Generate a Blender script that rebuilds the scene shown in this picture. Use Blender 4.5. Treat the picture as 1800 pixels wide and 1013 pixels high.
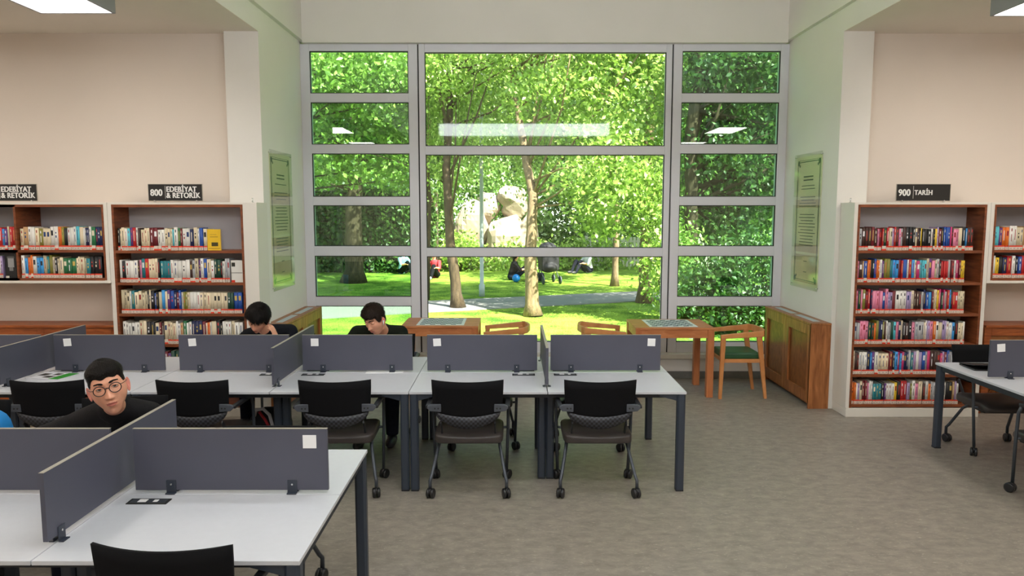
import bpy, math, random
import numpy as np
from mathutils import Vector, Matrix
R = math.radians
scene = bpy.context.scene
for o in list(bpy.data.objects): bpy.data.objects.remove(o, do_unlink=True)
COL = scene.collection

# ---------------------------------------------------------------- camera
cam_data = bpy.data.cameras.new('camera'); cam = bpy.data.objects.new('camera', cam_data); COL.objects.link(cam)
cam_data.sensor_width = 36; cam_data.lens = 36 * 1300 / 1800
cam.location = (0, 0, 2.03); cam.rotation_euler = (R(90 - 5.885), 0, 0)
cam_data.clip_end = 400
scene.camera = cam
scene.view_settings.view_transform = 'Standard'; scene.view_settings.look = 'None'
scene.view_settings.exposure = 0.0; scene.view_settings.gamma = 1.0
scene.view_settings.use_curve_mapping = False
# ---------------------------------------------------------------- world and sun
SUN_EL, SUN_AZ = 50, 138      # azimuth clockwise from +Y: from the right, a little behind the window wall
world = bpy.data.worlds.new('sky'); scene.world = world; world.use_nodes = True
wn = world.node_tree; wn.nodes.clear()
sky = wn.nodes.new('ShaderNodeTexSky'); sky.sky_type = 'NISHITA'; sky.sun_disc = False
sky.sun_elevation = R(SUN_EL); sky.sun_rotation = R(SUN_AZ); sky.air_density = 1.2; sky.dust_density = 2.5
wb = wn.nodes.new('ShaderNodeBackground'); wo = wn.nodes.new('ShaderNodeOutputWorld')
wb.inputs['Strength'].default_value = 0.55
wn.links.new(sky.outputs[0], wb.inputs[0]); wn.links.new(wb.outputs[0], wo.inputs[0])
sd = bpy.data.lights.new('sun', 'SUN'); sun = bpy.data.objects.new('sun', sd); COL.objects.link(sun)
sd.energy = 23.0; sd.angle = R(0.6); sd.color = (1, .95, .84)
sdir = Vector((math.sin(R(SUN_AZ)) * math.cos(R(SUN_EL)), math.cos(R(SUN_AZ)) * math.cos(R(SUN_EL)), math.sin(R(SUN_EL))))
sun.rotation_euler = sdir.to_track_quat('Z', 'Y').to_euler(); sun.location = (0, -20, 30)
LAMP = 12.5        # emission of the square ceiling panels
TUBE = 13.0      # emission of the long pendant lamps, most of them added fill

# ---------------------------------------------------------------- materials
def new_mat(name):
    m = bpy.data.materials.new(name); m.use_nodes = True
    nt = m.node_tree; b = nt.nodes['Principled BSDF']
    return m, nt, b
def srgb(r, g, b):
    f = lambda c: ((c / 255 + .055) / 1.055) ** 2.4 if c > 10 else c / 255 / 12.92
    return (f(r), f(g), f(b), 1)
def mat(name, col, rough=.5, metal=0, spec=.5, var=0, vscale=8, bump=0, bscale=60, stretch=(1, 1, 1), coat=0, trans=0):
    m, nt, b = new_mat(name)
    b.inputs['Base Color'].default_value = col; b.inputs['Roughness'].default_value = rough
    b.inputs['Metallic'].default_value = metal; b.inputs['Specular IOR Level'].default_value = spec
    if coat: b.inputs['Coat Weight'].default_value = coat
    tc = nt.nodes.new('ShaderNodeTexCoord'); mp = nt.nodes.new('ShaderNodeMapping'); mp.inputs['Scale'].default_value = stretch
    nt.links.new(tc.outputs['Object'], mp.inputs[0])
    if var:
        n = nt.nodes.new('ShaderNodeTexNoise'); n.inputs['Scale'].default_value = vscale; n.inputs['Detail'].default_value = 5
        nt.links.new(mp.outputs[0], n.inputs['Vector'])
        r = nt.nodes.new('ShaderNodeValToRGB'); r.color_ramp.elements[0].position = .3; r.color_ramp.elements[1].position = .7
        r.color_ramp.elements[0].color = tuple(c * (1 - var) for c in col[:3]) + (1,)
        r.color_ramp.elements[1].color = tuple(min(1, c * (1 + var)) for c in col[:3]) + (1,)
        nt.links.new(n.outputs['Fac'], r.inputs[0]); nt.links.new(r.outputs[0], b.inputs['Base Color'])
    if bump:
        n = nt.nodes.new('ShaderNodeTexNoise'); n.inputs['Scale'].default_value = bscale; n.inputs['Detail'].default_value = 4
        nt.links.new(mp.outputs[0], n.inputs['Vector'])
        bu = nt.nodes.new('ShaderNodeBump'); bu.inputs['Strength'].default_value = bump; bu.inputs['Distance'].default_value = .01
        nt.links.new(n.outputs['Fac'], bu.inputs['Height']); nt.links.new(bu.outputs[0], b.inputs['Normal'])
    return m
def wood(name, c1, c2, scale=(1, 1, 1), rough=.42, freq=5):
    m, nt, b = new_mat(name)
    tc = nt.nodes.new('ShaderNodeTexCoord'); mp = nt.nodes.new('ShaderNodeMapping'); mp.inputs['Scale'].default_value = scale
    nt.links.new(tc.outputs['Object'], mp.inputs[0])
    n = nt.nodes.new('ShaderNodeTexNoise'); n.inputs['Scale'].default_value = freq; n.inputs['Detail'].default_value = 6; n.inputs['Distortion'].default_value = .6
    nt.links.new(mp.outputs[0], n.inputs['Vector'])
    r = nt.nodes.new('ShaderNodeValToRGB'); r.color_ramp.elements[0].color = c1; r.color_ramp.elements[1].color = c2
    r.color_ramp.elements[0].position = .32; r.color_ramp.elements[1].position = .68
    nt.links.new(n.outputs['Fac'], r.inputs[0]); nt.links.new(r.outputs[0], b.inputs['Base Color'])
    b.inputs['Roughness'].default_value = rough
    return m
def emis(name, col, s):
    m, nt, b = new_mat(name)
    b.inputs['Base Color'].default_value = (.8, .8, .8, 1)
    b.inputs['Emission Color'].default_value = col; b.inputs['Emission Strength'].default_value = s
    return m
M = {}
M['wall'] = mat('wall_paint', (.80, .77, .71, 1), .85, var=.02, vscale=1.5, bump=.05, bscale=200)
M['wall_warm'] = mat('wall_paint_warm', (.76, .665, .575, 1), .85, var=.02, vscale=1.2, bump=.05, bscale=200)
M['ceiling'] = mat('ceiling_paint', (.78, .72, .63, 1), .9, var=.02, vscale=2)
M['skirt'] = mat('stone_skirting', srgb(112, 112, 106), .5, var=.12, vscale=12)
M['sill'] = mat('window_sill_stone', srgb(215, 210, 195), .45, var=.05, vscale=5)
M['alu'] = mat('painted_aluminium', srgb(222, 222, 228), .38, spec=.5)
M['gasket'] = mat('rubber_gasket', (.012, .014, .012, 1), .6)
M['white_lam'] = mat('white_laminate', srgb(222, 220, 214), .45)
M['white_case'] = mat('white_cabinet_board', srgb(225, 219, 208), .5)
M['back_panel'] = mat('pale_grey_board', srgb(188, 184, 188), .6)
M['desk_white'] = mat('desk_laminate', srgb(200, 202, 207), .33, var=.015, vscale=30)
M['desk_edge'] = mat('desk_edge_band', srgb(196, 194, 190), .45)
M['leg'] = mat('blue_grey_steel', srgb(52, 60, 72), .42, metal=.1)
M['beam'] = mat('dark_steel_beam', srgb(36, 41, 50), .5)
M['screen'] = mat('charcoal_laminate', srgb(79, 80, 93), .48, var=.04, vscale=3)
M['screen_edge'] = mat('taupe_edge_band', srgb(150, 144, 132), .5)
M['bracket'] = mat('screen_bracket', srgb(48, 54, 66), .4)
M['steel'] = mat('screw_steel', (.75, .75, .75, 1), .25, metal=1)
M['paper'] = mat('white_paper', srgb(238, 238, 238), .8)
M['black_mesh'] = mat('black_plastic', (.006, .006, .007, 1), .8, spec=.12)
M['lattice'] = None
M['arm_grey'] = mat('grey_plastic', srgb(72, 76, 84), .5)
M['arm_black'] = mat('arm_black', (.012, .013, .016, 1), .45)
M['tube'] = mat('grey_steel_tube', srgb(72, 77, 84), .35, metal=.4)
M['leather'] = mat('dark_seat_leather', srgb(58, 52, 50), .42, var=.05, bump=.08, bscale=250)
M['caster'] = mat('caster_black', (.012, .012, .013, 1), .4)
M['wood_case'] = wood('cabinet_walnut', srgb(104, 52, 26), srgb(142, 78, 42), (1.5, 1.5, 9), freq=4)
M['wood_shelf'] = wood('shelf_walnut', srgb(110, 56, 28), srgb(146, 80, 44), (1.5, 8, 8), freq=4)
M['wood_red'] = wood('radiator_cherry', srgb(128, 62, 24), srgb(172, 92, 42), (1.5, 9, 9), freq=4)
M['wood_cover'] = wood('cover_cherry', srgb(132, 78, 38), srgb(182, 116, 66), (9, 9, 1.2), freq=3.5)
M['wood_inset'] = wood('cover_inset', srgb(116, 68, 30), srgb(150, 92, 44), (2, 5, 3), freq=4)
M['wood_beech'] = wood('beech', srgb(190, 122, 66), srgb(216, 150, 92), (7, 2, 1.5), freq=3)
M['wood_table'] = wood('table_cherry', srgb(176, 104, 58), srgb(204, 134, 84), (1.5, 7, 7), freq=3)
M['wood_leg'] = wood('table_leg_cherry', srgb(170, 98, 54), srgb(200, 126, 76), (7, 7, 1.2), freq=3)
M['green_cush'] = mat('green_leatherette', srgb(34, 78, 46), .4, var=.05)
M['sign'] = mat('sign_black', (.012, .011, .010, 1), .4)
M['sign_white'] = mat('sign_white', srgb(232, 230, 225), .6)
M['sign_rim'] = mat('sign_rim', srgb(170, 160, 145), .4)
M['lamp_body'] = mat('lamp_body', srgb(150, 152, 156), .5)
M['diffuser'] = emis('lamp_diffuser', (1, .95, .88, 1), LAMP)
M['tube_em'] = emis('tube_lamp', (.93, .97, 1, 1), TUBE)
M['skin'] = mat('skin', srgb(228, 164, 134), .5, var=.05, vscale=30)
M['skin'].node_tree.nodes['Principled BSDF'].inputs['Subsurface Weight'].default_value = .06
M['skin_ear'] = mat('skin_ear', srgb(222, 140, 122), .5)
M['lips'] = mat('lips', srgb(192, 112, 98), .45)
M['hair'] = mat('hair_black', (.008, .006, .005, 1), .55, spec=.15)
M['hair_brown'] = mat('hair_dark_brown', (.018, .010, .006, 1), .55, spec=.15)
M['eye_white'] = mat('eye_white', srgb(220, 215, 212), .25)
M['iris'] = mat('iris', srgb(60, 50, 48), .2)
M['frame_dark'] = mat('spectacle_frame', (.018, .012, .01, 1), .3)
M['lens'] = None
M['shirt'] = mat('black_jersey', (.009, .010, .013, 1), .9, spec=.12, bump=.2, bscale=120)
M['jacket'] = mat('black_jacket', (.013, .012, .013, 1), .85, spec=.15, bump=.2, bscale=90)
M['shirt_olive'] = mat('dark_olive_jersey', (.010, .013, .008, 1), .9, spec=.12, bump=.2, bscale=120)
M['jeans'] = mat('navy_trousers', (.012, .015, .028, 1), .85, spec=.15, var=.15, vscale=40)
M['shoe'] = mat('dark_shoe', (.03, .03, .035, 1), .5)
M['red_cloth'] = mat('red_cloth', srgb(190, 50, 60), .8)
M['white_cloth'] = mat('white_cloth', srgb(215, 215, 220), .8)
M['pale_blue_cloth'] = mat('pale_blue_cloth', srgb(150, 190, 220), .8)
M['blue_plastic'] = mat('blue_fabric', srgb(20, 130, 205), .55)
M['blue_ball'] = mat('blue_ball', srgb(30, 130, 220), .4)
M['earbud'] = mat('earbud', srgb(240, 240, 240), .3)
M['laptop'] = mat('laptop_black', (.016, .015, .016, 1), .35)
M['bag'] = mat('bag_black', (.012, .012, .018, 1), .7)
M['bark'] = mat('bark', srgb(128, 108, 82), .9, var=.4, vscale=5, bump=.8, bscale=14, stretch=(4, 4, 1))
M['bark_dark'] = mat('bark_dark', srgb(78, 64, 48), .9, var=.4, vscale=5, bump=.8, bscale=14, stretch=(4, 4, 1))
M['rock'] = mat('pale_rock', srgb(160, 146, 128), .9, var=.3, vscale=2.2, bump=1, bscale=5)
M['path'] = mat('path_concrete', srgb(138, 136, 136), .85, var=.08, vscale=2)
M['pole'] = mat('pole_grey', srgb(190, 196, 202), .5)
M['fence'] = mat('fence_pale', srgb(186, 186, 176), .7)
M['render_pale'] = mat('pale_render', srgb(214, 222, 228), .8)
M['louvre'] = mat('louvre_slats', srgb(176, 206, 220), .5)
M['win_dark'] = mat('far_window', srgb(70, 84, 96), .15)
M['tilebeige'] = mat('gravel_beige', srgb(214, 196, 170), .9, var=.15, vscale=3)
M['board_dark'] = mat('chess_dark', srgb(64, 84, 88), .5)
M['board_white'] = mat('chess_pale', srgb(226, 232, 228), .5)

def lattice_mat():
    m, nt, b = new_mat('perforated_plastic')
    tc = nt.nodes.new('ShaderNodeTexCoord'); mp = nt.nodes.new('ShaderNodeMapping'); mp.inputs['Scale'].default_value = (1, 0, 1)
    nt.links.new(tc.outputs['Object'], mp.inputs[0])
    ch = nt.nodes.new('ShaderNodeTexChecker'); ch.inputs['Scale'].default_value = 62
    ch.inputs['Color1'].default_value = srgb(58, 60, 68); ch.inputs['Color2'].default_value = (.008, .008, .010, 1)
    nt.links.new(mp.outputs[0], ch.inputs['Vector']); nt.links.new(ch.outputs[0], b.inputs['Base Color'])
    b.inputs['Roughness'].default_value = .5
    return m
M['lattice'] = lattice_mat()
def glass_mat(name, tint, ior=1.45, rough=0.0, extra=0.0):
    m = bpy.data.materials.new(name); m.use_nodes = True; nt = m.node_tree; nt.nodes.clear()
    o = nt.nodes.new('ShaderNodeOutputMaterial'); t = nt.nodes.new('ShaderNodeBsdfTransparent'); g = nt.nodes.new('ShaderNodeBsdfGlossy')
    t.inputs[0].default_value = tint; g.inputs['Roughness'].default_value = rough
    # Schlick reflectance of a thin sheet, the same from both sides
    f0 = ((ior - 1) / (ior + 1)) ** 2 * 1.6 + extra
    ge = nt.nodes.new('ShaderNodeNewGeometry'); dt = nt.nodes.new('ShaderNodeVectorMath'); dt.operation = 'DOT_PRODUCT'
    nt.links.new(ge.outputs['Normal'], dt.inputs[0]); nt.links.new(ge.outputs['Incoming'], dt.inputs[1])
    def mth(op, a, b=None):
        n = nt.nodes.new('ShaderNodeMath'); n.operation = op
        for k, v in enumerate((a, b)):
            if v is None: continue
            if isinstance(v, (int, float)): n.inputs[k].default_value = v
            else: nt.links.new(v, n.inputs[k])
        return n.outputs[0]
    p = mth('POWER', mth('SUBTRACT', 1.0, mth('ABSOLUTE', dt.outputs['Value'])), 5.0)
    mx = nt.nodes.new('ShaderNodeMixShader'); nt.links.new(mth('ADD', mth('MULTIPLY', p, 1 - f0), f0), mx.inputs[0])
    nt.links.new(t.outputs[0], mx.inputs[1]); nt.links.new(g.outputs[0], mx.inputs[2]); nt.links.new(mx.outputs[0], o.inputs[0])
    return m
M['glass'] = glass_mat('window_glass', (.96, .99, .95, 1), 1.34, rough=.035)
M['glass_tint'] = glass_mat('window_glass_side', (.70, .84, .74, 1), 1.5, extra=.02)
M['lens'] = glass_mat('spectacle_lens', (.96, .96, .96, 1), 1.2)
M['acrylic'] = glass_mat('acrylic_sheet', (.96, .97, .94, 1), 1.3, rough=.06, extra=.02)
def mirrorish():
    m, nt, b = new_mat('gold_foil_painted_reflection')
    b.inputs['Base Color'].default_value = (.82, .78, .58, 1); b.inputs['Metallic'].default_value = 0; b.inputs['Roughness'].default_value = .3  # the foil's reflection is put into its matte pale base colour
    tc = nt.nodes.new('ShaderNodeTexCoord'); n = nt.nodes.new('ShaderNodeTexNoise'); n.inputs['Scale'].default_value = 3.5; n.inputs['Detail'].default_value = 2
    mp = nt.nodes.new('ShaderNodeMapping'); mp.inputs['Scale'].default_value = (1, 1, 2.5)
    bu = nt.nodes.new('ShaderNodeBump'); bu.inputs['Strength'].default_value = .35; bu.inputs['Distance'].default_value = .03
    nt.links.new(tc.outputs['Object'], mp.inputs[0]); nt.links.new(mp.outputs[0], n.inputs['Vector'])
    nt.links.new(n.outputs['Fac'], bu.inputs['Height']); nt.links.new(bu.outputs[0], b.inputs['Normal'])
    return m
M['foil'] = mirrorish()
def floor_mat():
    m, nt, b = new_mat('vinyl_floor')
    tc = nt.nodes.new('ShaderNodeTexCoord')
    def noise(sc, st, det=6, dist=0):
        mp = nt.nodes.new('ShaderNodeMapping'); mp.inputs['Scale'].default_value = st
        nt.links.new(tc.outputs['Object'], mp.inputs[0])
        n = nt.nodes.new('ShaderNodeTexNoise'); n.inputs['Scale'].default_value = sc; n.inputs['Detail'].default_value = det; n.inputs['Distortion'].default_value = dist
        nt.links.new(mp.outputs[0], n.inputs['Vector']); return n
    n1 = noise(9, (1, 1.7, 1), 12, .25); n2 = noise(34, (1, 2.2, 1), 6, .8)
    r1 = nt.nodes.new('ShaderNodeValToRGB'); n1.inputs['Roughness'].default_value = .68; r1.color_ramp.elements[0].position = .32; r1.color_ramp.elements[1].position = .7
    r1.color_ramp.elements[0].color = srgb(122, 116, 107); r1.color_ramp.elements[1].color = srgb(158, 149, 137)
    r2 = nt.nodes.new('ShaderNodeValToRGB'); r2.color_ramp.elements[0].position = .60; r2.color_ramp.elements[1].position = .70
    r2.color_ramp.elements[0].color = (0, 0, 0, 1); r2.color_ramp.elements[1].color = (.55, .55, .55, 1)
    nt.links.new(n1.outputs['Fac'], r1.inputs[0]); nt.links.new(n2.outputs['Fac'], r2.inputs[0])
    mx = nt.nodes.new('ShaderNodeMixRGB'); mx.inputs[2].default_value = srgb(188, 178, 164)
    nt.links.new(r2.outputs[0], mx.inputs[0]); nt.links.new(r1.outputs[0], mx.inputs[1]); nt.links.new(mx.outputs[0], b.inputs['Base Color'])
    b.inputs['Roughness'].default_value = .42
    return m
M['floor'] = floor_mat()
def grass_mat():
    m, nt, b = new_mat('lawn_grass')
    tc = nt.nodes.new('ShaderNodeTexCoord')
    n1 = nt.nodes.new('ShaderNodeTexNoise'); n1.inputs['Scale'].default_value = 1.6; n1.inputs['Detail'].default_value = 6
    n2 = nt.nodes.new('ShaderNodeTexNoise'); n2.inputs['Scale'].default_value = 26; n2.inputs['Detail'].default_value = 4
    nt.links.new(tc.outputs['Object'], n1.inputs['Vector']); nt.links.new(tc.outputs['Object'], n2.inputs['Vector'])
    ad = nt.nodes.new('ShaderNodeMath'); ad.operation = 'ADD'; nt.links.new(n1.outputs['Fac'], ad.inputs[0]); nt.links.new(n2.outputs['Fac'], ad.inputs[1])
    r = nt.nodes.new('ShaderNodeValToRGB'); r.color_ramp.elements[0].position = .50; r.color_ramp.elements[1].position = .72
    r.color_ramp.elements[0].color = (.06, .15, .02, 1); r.color_ramp.elements[1].color = (.34, .50, .07, 1)  # dappled tree shade is put into this patchy grass tone
    md = nt.nodes.new('ShaderNodeMath'); md.operation = 'MULTIPLY'; md.inputs[1].default_value = .62
    nt.links.new(ad.outputs[0], md.inputs[0]); nt.links.new(md.outputs[0], r.inputs[0]); nt.links.new(r.outputs[0], b.inputs['Base Color'])
    b.inputs['Roughness'].default_value = .9; b.inputs['Specular IOR Level'].default_value = .1
    bu = nt.nodes.new('ShaderNodeBump'); bu.inputs['Strength'].default_value = .8; bu.inputs['Distance'].default_value = .06
    nt.links.new(n2.outputs['Fac'], bu.inputs['Height']); nt.links.new(bu.outputs[0], b.inputs['Normal'])
    return m
M['grass'] = grass_mat()
def leaf_mat(name, c1, c2, c3):
    m = bpy.data.materials.new(name); m.use_nodes = True; nt = m.node_tree; nt.nodes.clear()
    o = nt.nodes.new('ShaderNodeOutputMaterial'); d = nt.nodes.new('ShaderNodeBsdfDiffuse'); t = nt.nodes.new('ShaderNodeBsdfTranslucent')
    g = nt.nodes.new('ShaderNodeBsdfGlossy'); g.inputs['Roughness'].default_value = .45
    at = nt.nodes.new('ShaderNodeAttribute'); at.attribute_name = 'tint'
    r = nt.nodes.new('ShaderNodeValToRGB'); r.color_ramp.elements[0].color = c1; r.color_ramp.elements[1].color = c3
    e = r.color_ramp.elements.new(.5); e.color = c2
    nt.links.new(at.outputs['Fac'], r.inputs[0])
    nt.links.new(r.outputs[0], d.inputs[0]); nt.links.new(r.outputs[0], t.inputs[0])
    a = nt.nodes.new('ShaderNodeMixShader'); a.inputs[0].default_value = .45
    nt.links.new(d.outputs[0], a.inputs[1]); nt.links.new(t.outputs[0], a.inputs[2])
    b = nt.nodes.new('ShaderNodeMixShader'); b.inputs[0].default_value = .06
    nt.links.new(a.outputs[0], b.inputs[1]); nt.links.new(g.outputs[0], b.inputs[2]); nt.links.new(b.outputs[0], o.inputs[0])
    return m
M['leaf_lime'] = leaf_mat('leaves_lime', (.10, .21, .03, 1), (.31, .50, .075, 1), (.60, .76, .22, 1))
M['leaf_mid'] = leaf_mat('leaves_mid', (.05, .13, .03, 1), (.17, .35, .06, 1), (.42, .60, .17, 1))
M['leaf_dark'] = leaf_mat('leaves_dark', (.03, .085, .025, 1), (.07, .17, .035, 1), (.22, .36, .08, 1))  # hedge's own dark green; right-window plants carry the glass tint in their leaf colour
def book_mat():
    m, nt, b = new_mat('book_cover')
    at = nt.nodes.new('ShaderNodeVertexColor'); at.layer_name = 'Col'
    nt.links.new(at.outputs[0], b.inputs['Base Color']); b.inputs['Roughness'].default_value = .45
    return m
M['book'] = book_mat()
M['label_white'] = mat('call_label_white', srgb(222, 205, 190), .6)
M['label_red'] = mat('call_label_red', srgb(222, 62, 34), .6)

# ---------------------------------------------------------------- mesh helpers
class MB:
    def __init__(s): s.v = []; s.f = []; s.m = []; s.sm = []
    def add(s, vs, fs, mi=0, smooth=False):
        b = len(s.v); s.v += [tuple(p) for p in vs]
        for f in fs: s.f.append(tuple(b + i for i in f)); s.m.append(mi); s.sm.append(smooth)
        return s
    def box(s, x0, x1, y0, y1, z0, z1, mi=0, mt=None):
        vs = [Vector((x, y, z)) for z in (z0, z1) for y in (y0, y1) for x in (x0, x1)]
        if mt: vs = [mt @ v for v in vs]
        return s.add(vs, [(0, 2, 3, 1), (4, 5, 7, 6), (0, 1, 5, 4), (2, 6, 7, 3), (0, 4, 6, 2), (1, 3, 7, 5)], mi)
    def bar(s, p0, p1, w, h, mi=0, w1=None, h1=None, up=(0, 0, 1)):
        p0 = Vector(p0); p1 = Vector(p1); d = (p1 - p0).normalized(); u = Vector(up)
        if abs(d.dot(u)) > .95: u = Vector((0, 1, 0))
        a = d.cross(u).normalized(); c = a.cross(d).normalized()
        w1 = w if w1 is None else w1; h1 = h if h1 is None else h1; vs = []
        for p, ww, hh in ((p0, w, h), (p1, w1, h1)):
            for sx, sy in ((-1, -1), (1, -1), (1, 1), (-1, 1)): vs.append(p + a * sx * ww / 2 + c * sy * hh / 2)
        return s.add(vs, [(0, 3, 2, 1), (4, 5, 6, 7), (0, 1, 5, 4), (1, 2, 6, 5), (2, 3, 7, 6), (3, 0, 4, 7)], mi)
    def tube(s, pts, r, n=10, mi=0, cap=True):
        pts = [Vector(p) for p in pts]; k = len(pts); rr = r if isinstance(r, (list, tuple)) else [r] * k
        u = None; vs = []
        for i, p in enumerate(pts):
            d = (pts[min(i + 1, k - 1)] - pts[max(i - 1, 0)]).normalized()
            if u is None:
                u = d.cross(Vector((0, 0, 1)))
                if u.length < .1: u = d.cross(Vector((0, 1, 0)))
            u = (u - d * u.dot(d)).normalized(); w = d.cross(u)
            for j in range(n):
                a = 2 * math.pi * j / n; vs.append(p + (u * math.cos(a) + w * math.sin(a)) * rr[i])
        fs = []
        for i in range(k - 1):
            for j in range(n):
                a = i * n + j; b = i * n + (j + 1) % n; fs.append((a, b, b + n, a + n))
        s.add(vs, fs, mi, True)
        if cap:
            b0 = len(s.v) - len(vs)
            s.f.append(tuple(b0 + j for j in reversed(range(n)))); s.m.append(mi); s.sm.append(False)
            s.f.append(tuple(b0 + (k - 1) * n + j for j in range(n))); s.m.append(mi); s.sm.append(False)
        return s
    def ell(s, c, r, n=16, m=10, mi=0, mt=None):
        c = Vector(c); r = (r, r, r) if not isinstance(r, (tuple, list)) else r
        vs = []; fs = []
        for i in range(m + 1):
            t = math.pi * i / m
            for j in range(n):
                a = 2 * math.pi * j / n
                v = Vector((r[0] * math.sin(t) * math.cos(a), r[1] * math.sin(t) * math.sin(a), r[2] * math.cos(t)))
                if mt: v = mt @ v
                vs.append(c + v)
        for i in range(m):
            for j in range(n):
                a = i * n + j; b = i * n + (j + 1) % n
                fs.append((a, a + n, b + n, b))
        return s.add(vs, fs, mi, True)
    def prism(s, poly, z0, z1, mi=0, ax='z', smooth=False):
        n = len(poly)
        def P(a, b, c): return {'z': (a, b, c), 'y': (a, c, b), 'x': (c, a, b)}[ax]
        vs = [P(a, b, z0) for a, b in poly] + [P(a, b, z1) for a, b in poly]
        fs = [tuple(reversed(range(n))), tuple(range(n, 2 * n))] + [(i, (i + 1) % n, n + (i + 1) % n, n + i) for i in range(n)]
        return s.add(vs, fs, mi, smooth)
    def build(s, name, mats, parent=None, bevel=0, loc=None, seg=2):
        me = bpy.data.meshes.new(name); me.from_pydata(s.v, [], s.f)
        mats = mats if isinstance(mats, (list, tuple)) else [mats]
        for m in mats: me.materials.append(M[m] if isinstance(m, str) else m)
        me.polygons.foreach_set('material_index', s.m); me.polygons.foreach_set('use_smooth', s.sm)
        me.update()
        o = bpy.data.objects.new(name, me); COL.objects.link(o)
        if parent: o.parent = parent
        if loc: o.location = loc
        if bevel:
            b = o.modifiers.new('bevel', 'BEVEL'); b.width = bevel; b.segments = seg; b.limit_method = 'ANGLE'; b.angle_limit = R(40)
        return o
def tag(o, label=None, cat=None, group=None, kind=None):
    if label: o['label'] = label
    if cat: o['category'] = cat
    if group: o['group'] = group
    if kind: o['kind'] = kind
    return o
def thing(name, label, cat, loc=(0, 0, 0), rz=0, group=None, rot=None):
    o = bpy.data.objects.new(name, None); COL.objects.link(o); o.location = loc; o.rotation_euler = rot or (0, 0, rz)
    o.empty_display_size = .1
    return tag(o, label, cat, group)
def kids(o): return [c for c in bpy.data.objects if c.parent == o]
def dup(o, loc=None, rz=None, label=None, group=None, parent=None, _km=None):
    if _km is None:
        _km = {}
        for c in bpy.data.objects:
            if c.parent: _km.setdefault(c.parent.name, []).append(c)
    c = o.copy(); COL.objects.link(c)
    if parent: c.parent = parent
    if loc is not None: c.location = loc
    if rz is not None: c.rotation_euler = (0, 0, rz)
    if label: c['label'] = label
    if group: c['group'] = group
    for ch in _km.get(o.name, []): dup(ch, parent=c, _km=_km)
    return c
def struct(name, mb, mats, bevel=0, parent=None):
    o = mb.build(name, mats, parent, bevel)
    if not parent: o['kind'] = 'structure'
    return o
def text_mesh(s, size, bold=.012, ext=.0015, name='lettering', m='sign_white', align='LEFT'):
    cu = bpy.data.curves.new(name, 'FONT'); cu.body = s; cu.size = size; cu.offset = bold * size; cu.extrude = ext
    cu.align_x = align; cu.space_line = .82; cu.space_character = 1.04
    t = bpy.data.objects.new('tmp', cu); COL.objects.link(t)
    dg = bpy.context.evaluated_depsgraph_get(); me = bpy.data.meshes.new_from_object(t.evaluated_get(dg))
    bpy.data.objects.remove(t, do_unlink=True)
    vs = [v.co.copy() for v in me.vertices]; fs = [tuple(p.vertices) for p in me.polygons]; b = MB(); d = size * .034
    for k, (ox, oy) in enumerate(((-d, 0), (0, d * .5), (d, 0), (0, -d * .5))): b.add([(v.x + ox, v.y + oy, v.z - k * .00004) for v in vs], fs)
    me = bpy.data.meshes.new(name); me.from_pydata(b.v, [], b.f); me.materials.append(M[m])
    o = bpy.data.objects.new(name, me); COL.objects.link(o); return o

# ================================================================= THE ROOM
XL, XR, YW, YB = -2.5, 3.27, 8.95, 7.6
LX, RX, YK = -7.2, 8.0, -3.0
HEAD, WC, TOP = 3.995, 3.80, 5.6
struct('floor', MB().box(LX, RX, YK, 9.2, -.1, 0), 'floor')
struct('wall_back_left', MB().box(LX, XL - .34, YB, YB + .2, 0, WC), 'wall_warm')
struct('wall_back_right', MB().box(XR + .30, RX, YB, YB + .2, 0, WC), 'wall_warm')
struct('trim_1', MB().box(XL - .34, XL, 7.5, 9.2, 0, WC + .004), 'wall')       # pier and side wall of the bay, left
struct('trim_2', MB().box(XR, XR + .30, 7.5, 9.2, 0, WC + .004), 'wall')
struct('wall_left', MB().box(LX - .2, LX, YK, YB, 0, WC), 'wall_warm')
struct('wall_right', MB().box(RX, RX + .2, YK, YB, 0, WC), 'wall_warm')
struct('wall_front', MB().box(LX, RX, YK - .2, YK, 0, TOP), 'wall_warm')
struct('trim_3', MB().box(XL - .34, XL, YK, 9.2, WC + .004, HEAD + .03), 'wall')        # beams that edge the high centre bay
struct('trim_4', MB().box(XR, XR + .30, YK, 9.2, WC + .004, HEAD + .03), 'wall')
struct('wall_upper_left', MB().box(XL - .34, XL + .05, YK, 9.2, HEAD + .03, TOP), 'wall')
struct('wall_upper_right', MB().box(XR - .05, XR + .30, YK, 9.2, HEAD + .03, TOP), 'wall')
struct('wall_upper_back', MB().box(XL + .05, XR - .05, 8.87, 9.2, HEAD, TOP), 'wall')
struct('ceiling_left', MB().box(LX, XL - .34, YK, YB + .2, WC, WC + .2).box(XL - .34, XL, YK, 7.5, WC, WC + .004), 'ceiling')
struct('ceiling_right', MB().box(XR + .30, RX, YK, YB + .2, WC, WC + .2).box(XR, XR + .30, YK, 7.5, WC, WC + .004), 'ceiling')
struct('ceiling', MB().box(XL - .34, XR + .3, YK, 9.2, TOP, TOP + .2), 'ceiling')
struct('wall_back', MB().box(XL, XR, 8.9, 9.2, 0, .25), 'wall')
struct('trim_5', MB().box(XL, XR, 8.84, 9.22, .25, .31), 'sill', .006)            # window sill
b = MB(); b.box(XL, XR, 8.885, 8.9, 0, .09)
struct('baseboard_back', b, 'skirt', .003)
struct('baseboard_left', MB().box(XL - .001, XL + .014, 7.5, 8.885, 0, .09), 'skirt', .003)
struct('baseboard_right', MB().box(XR - .014, XR + .001, 7.5, 8.885, 0, .09), 'skirt', .003)

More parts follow.
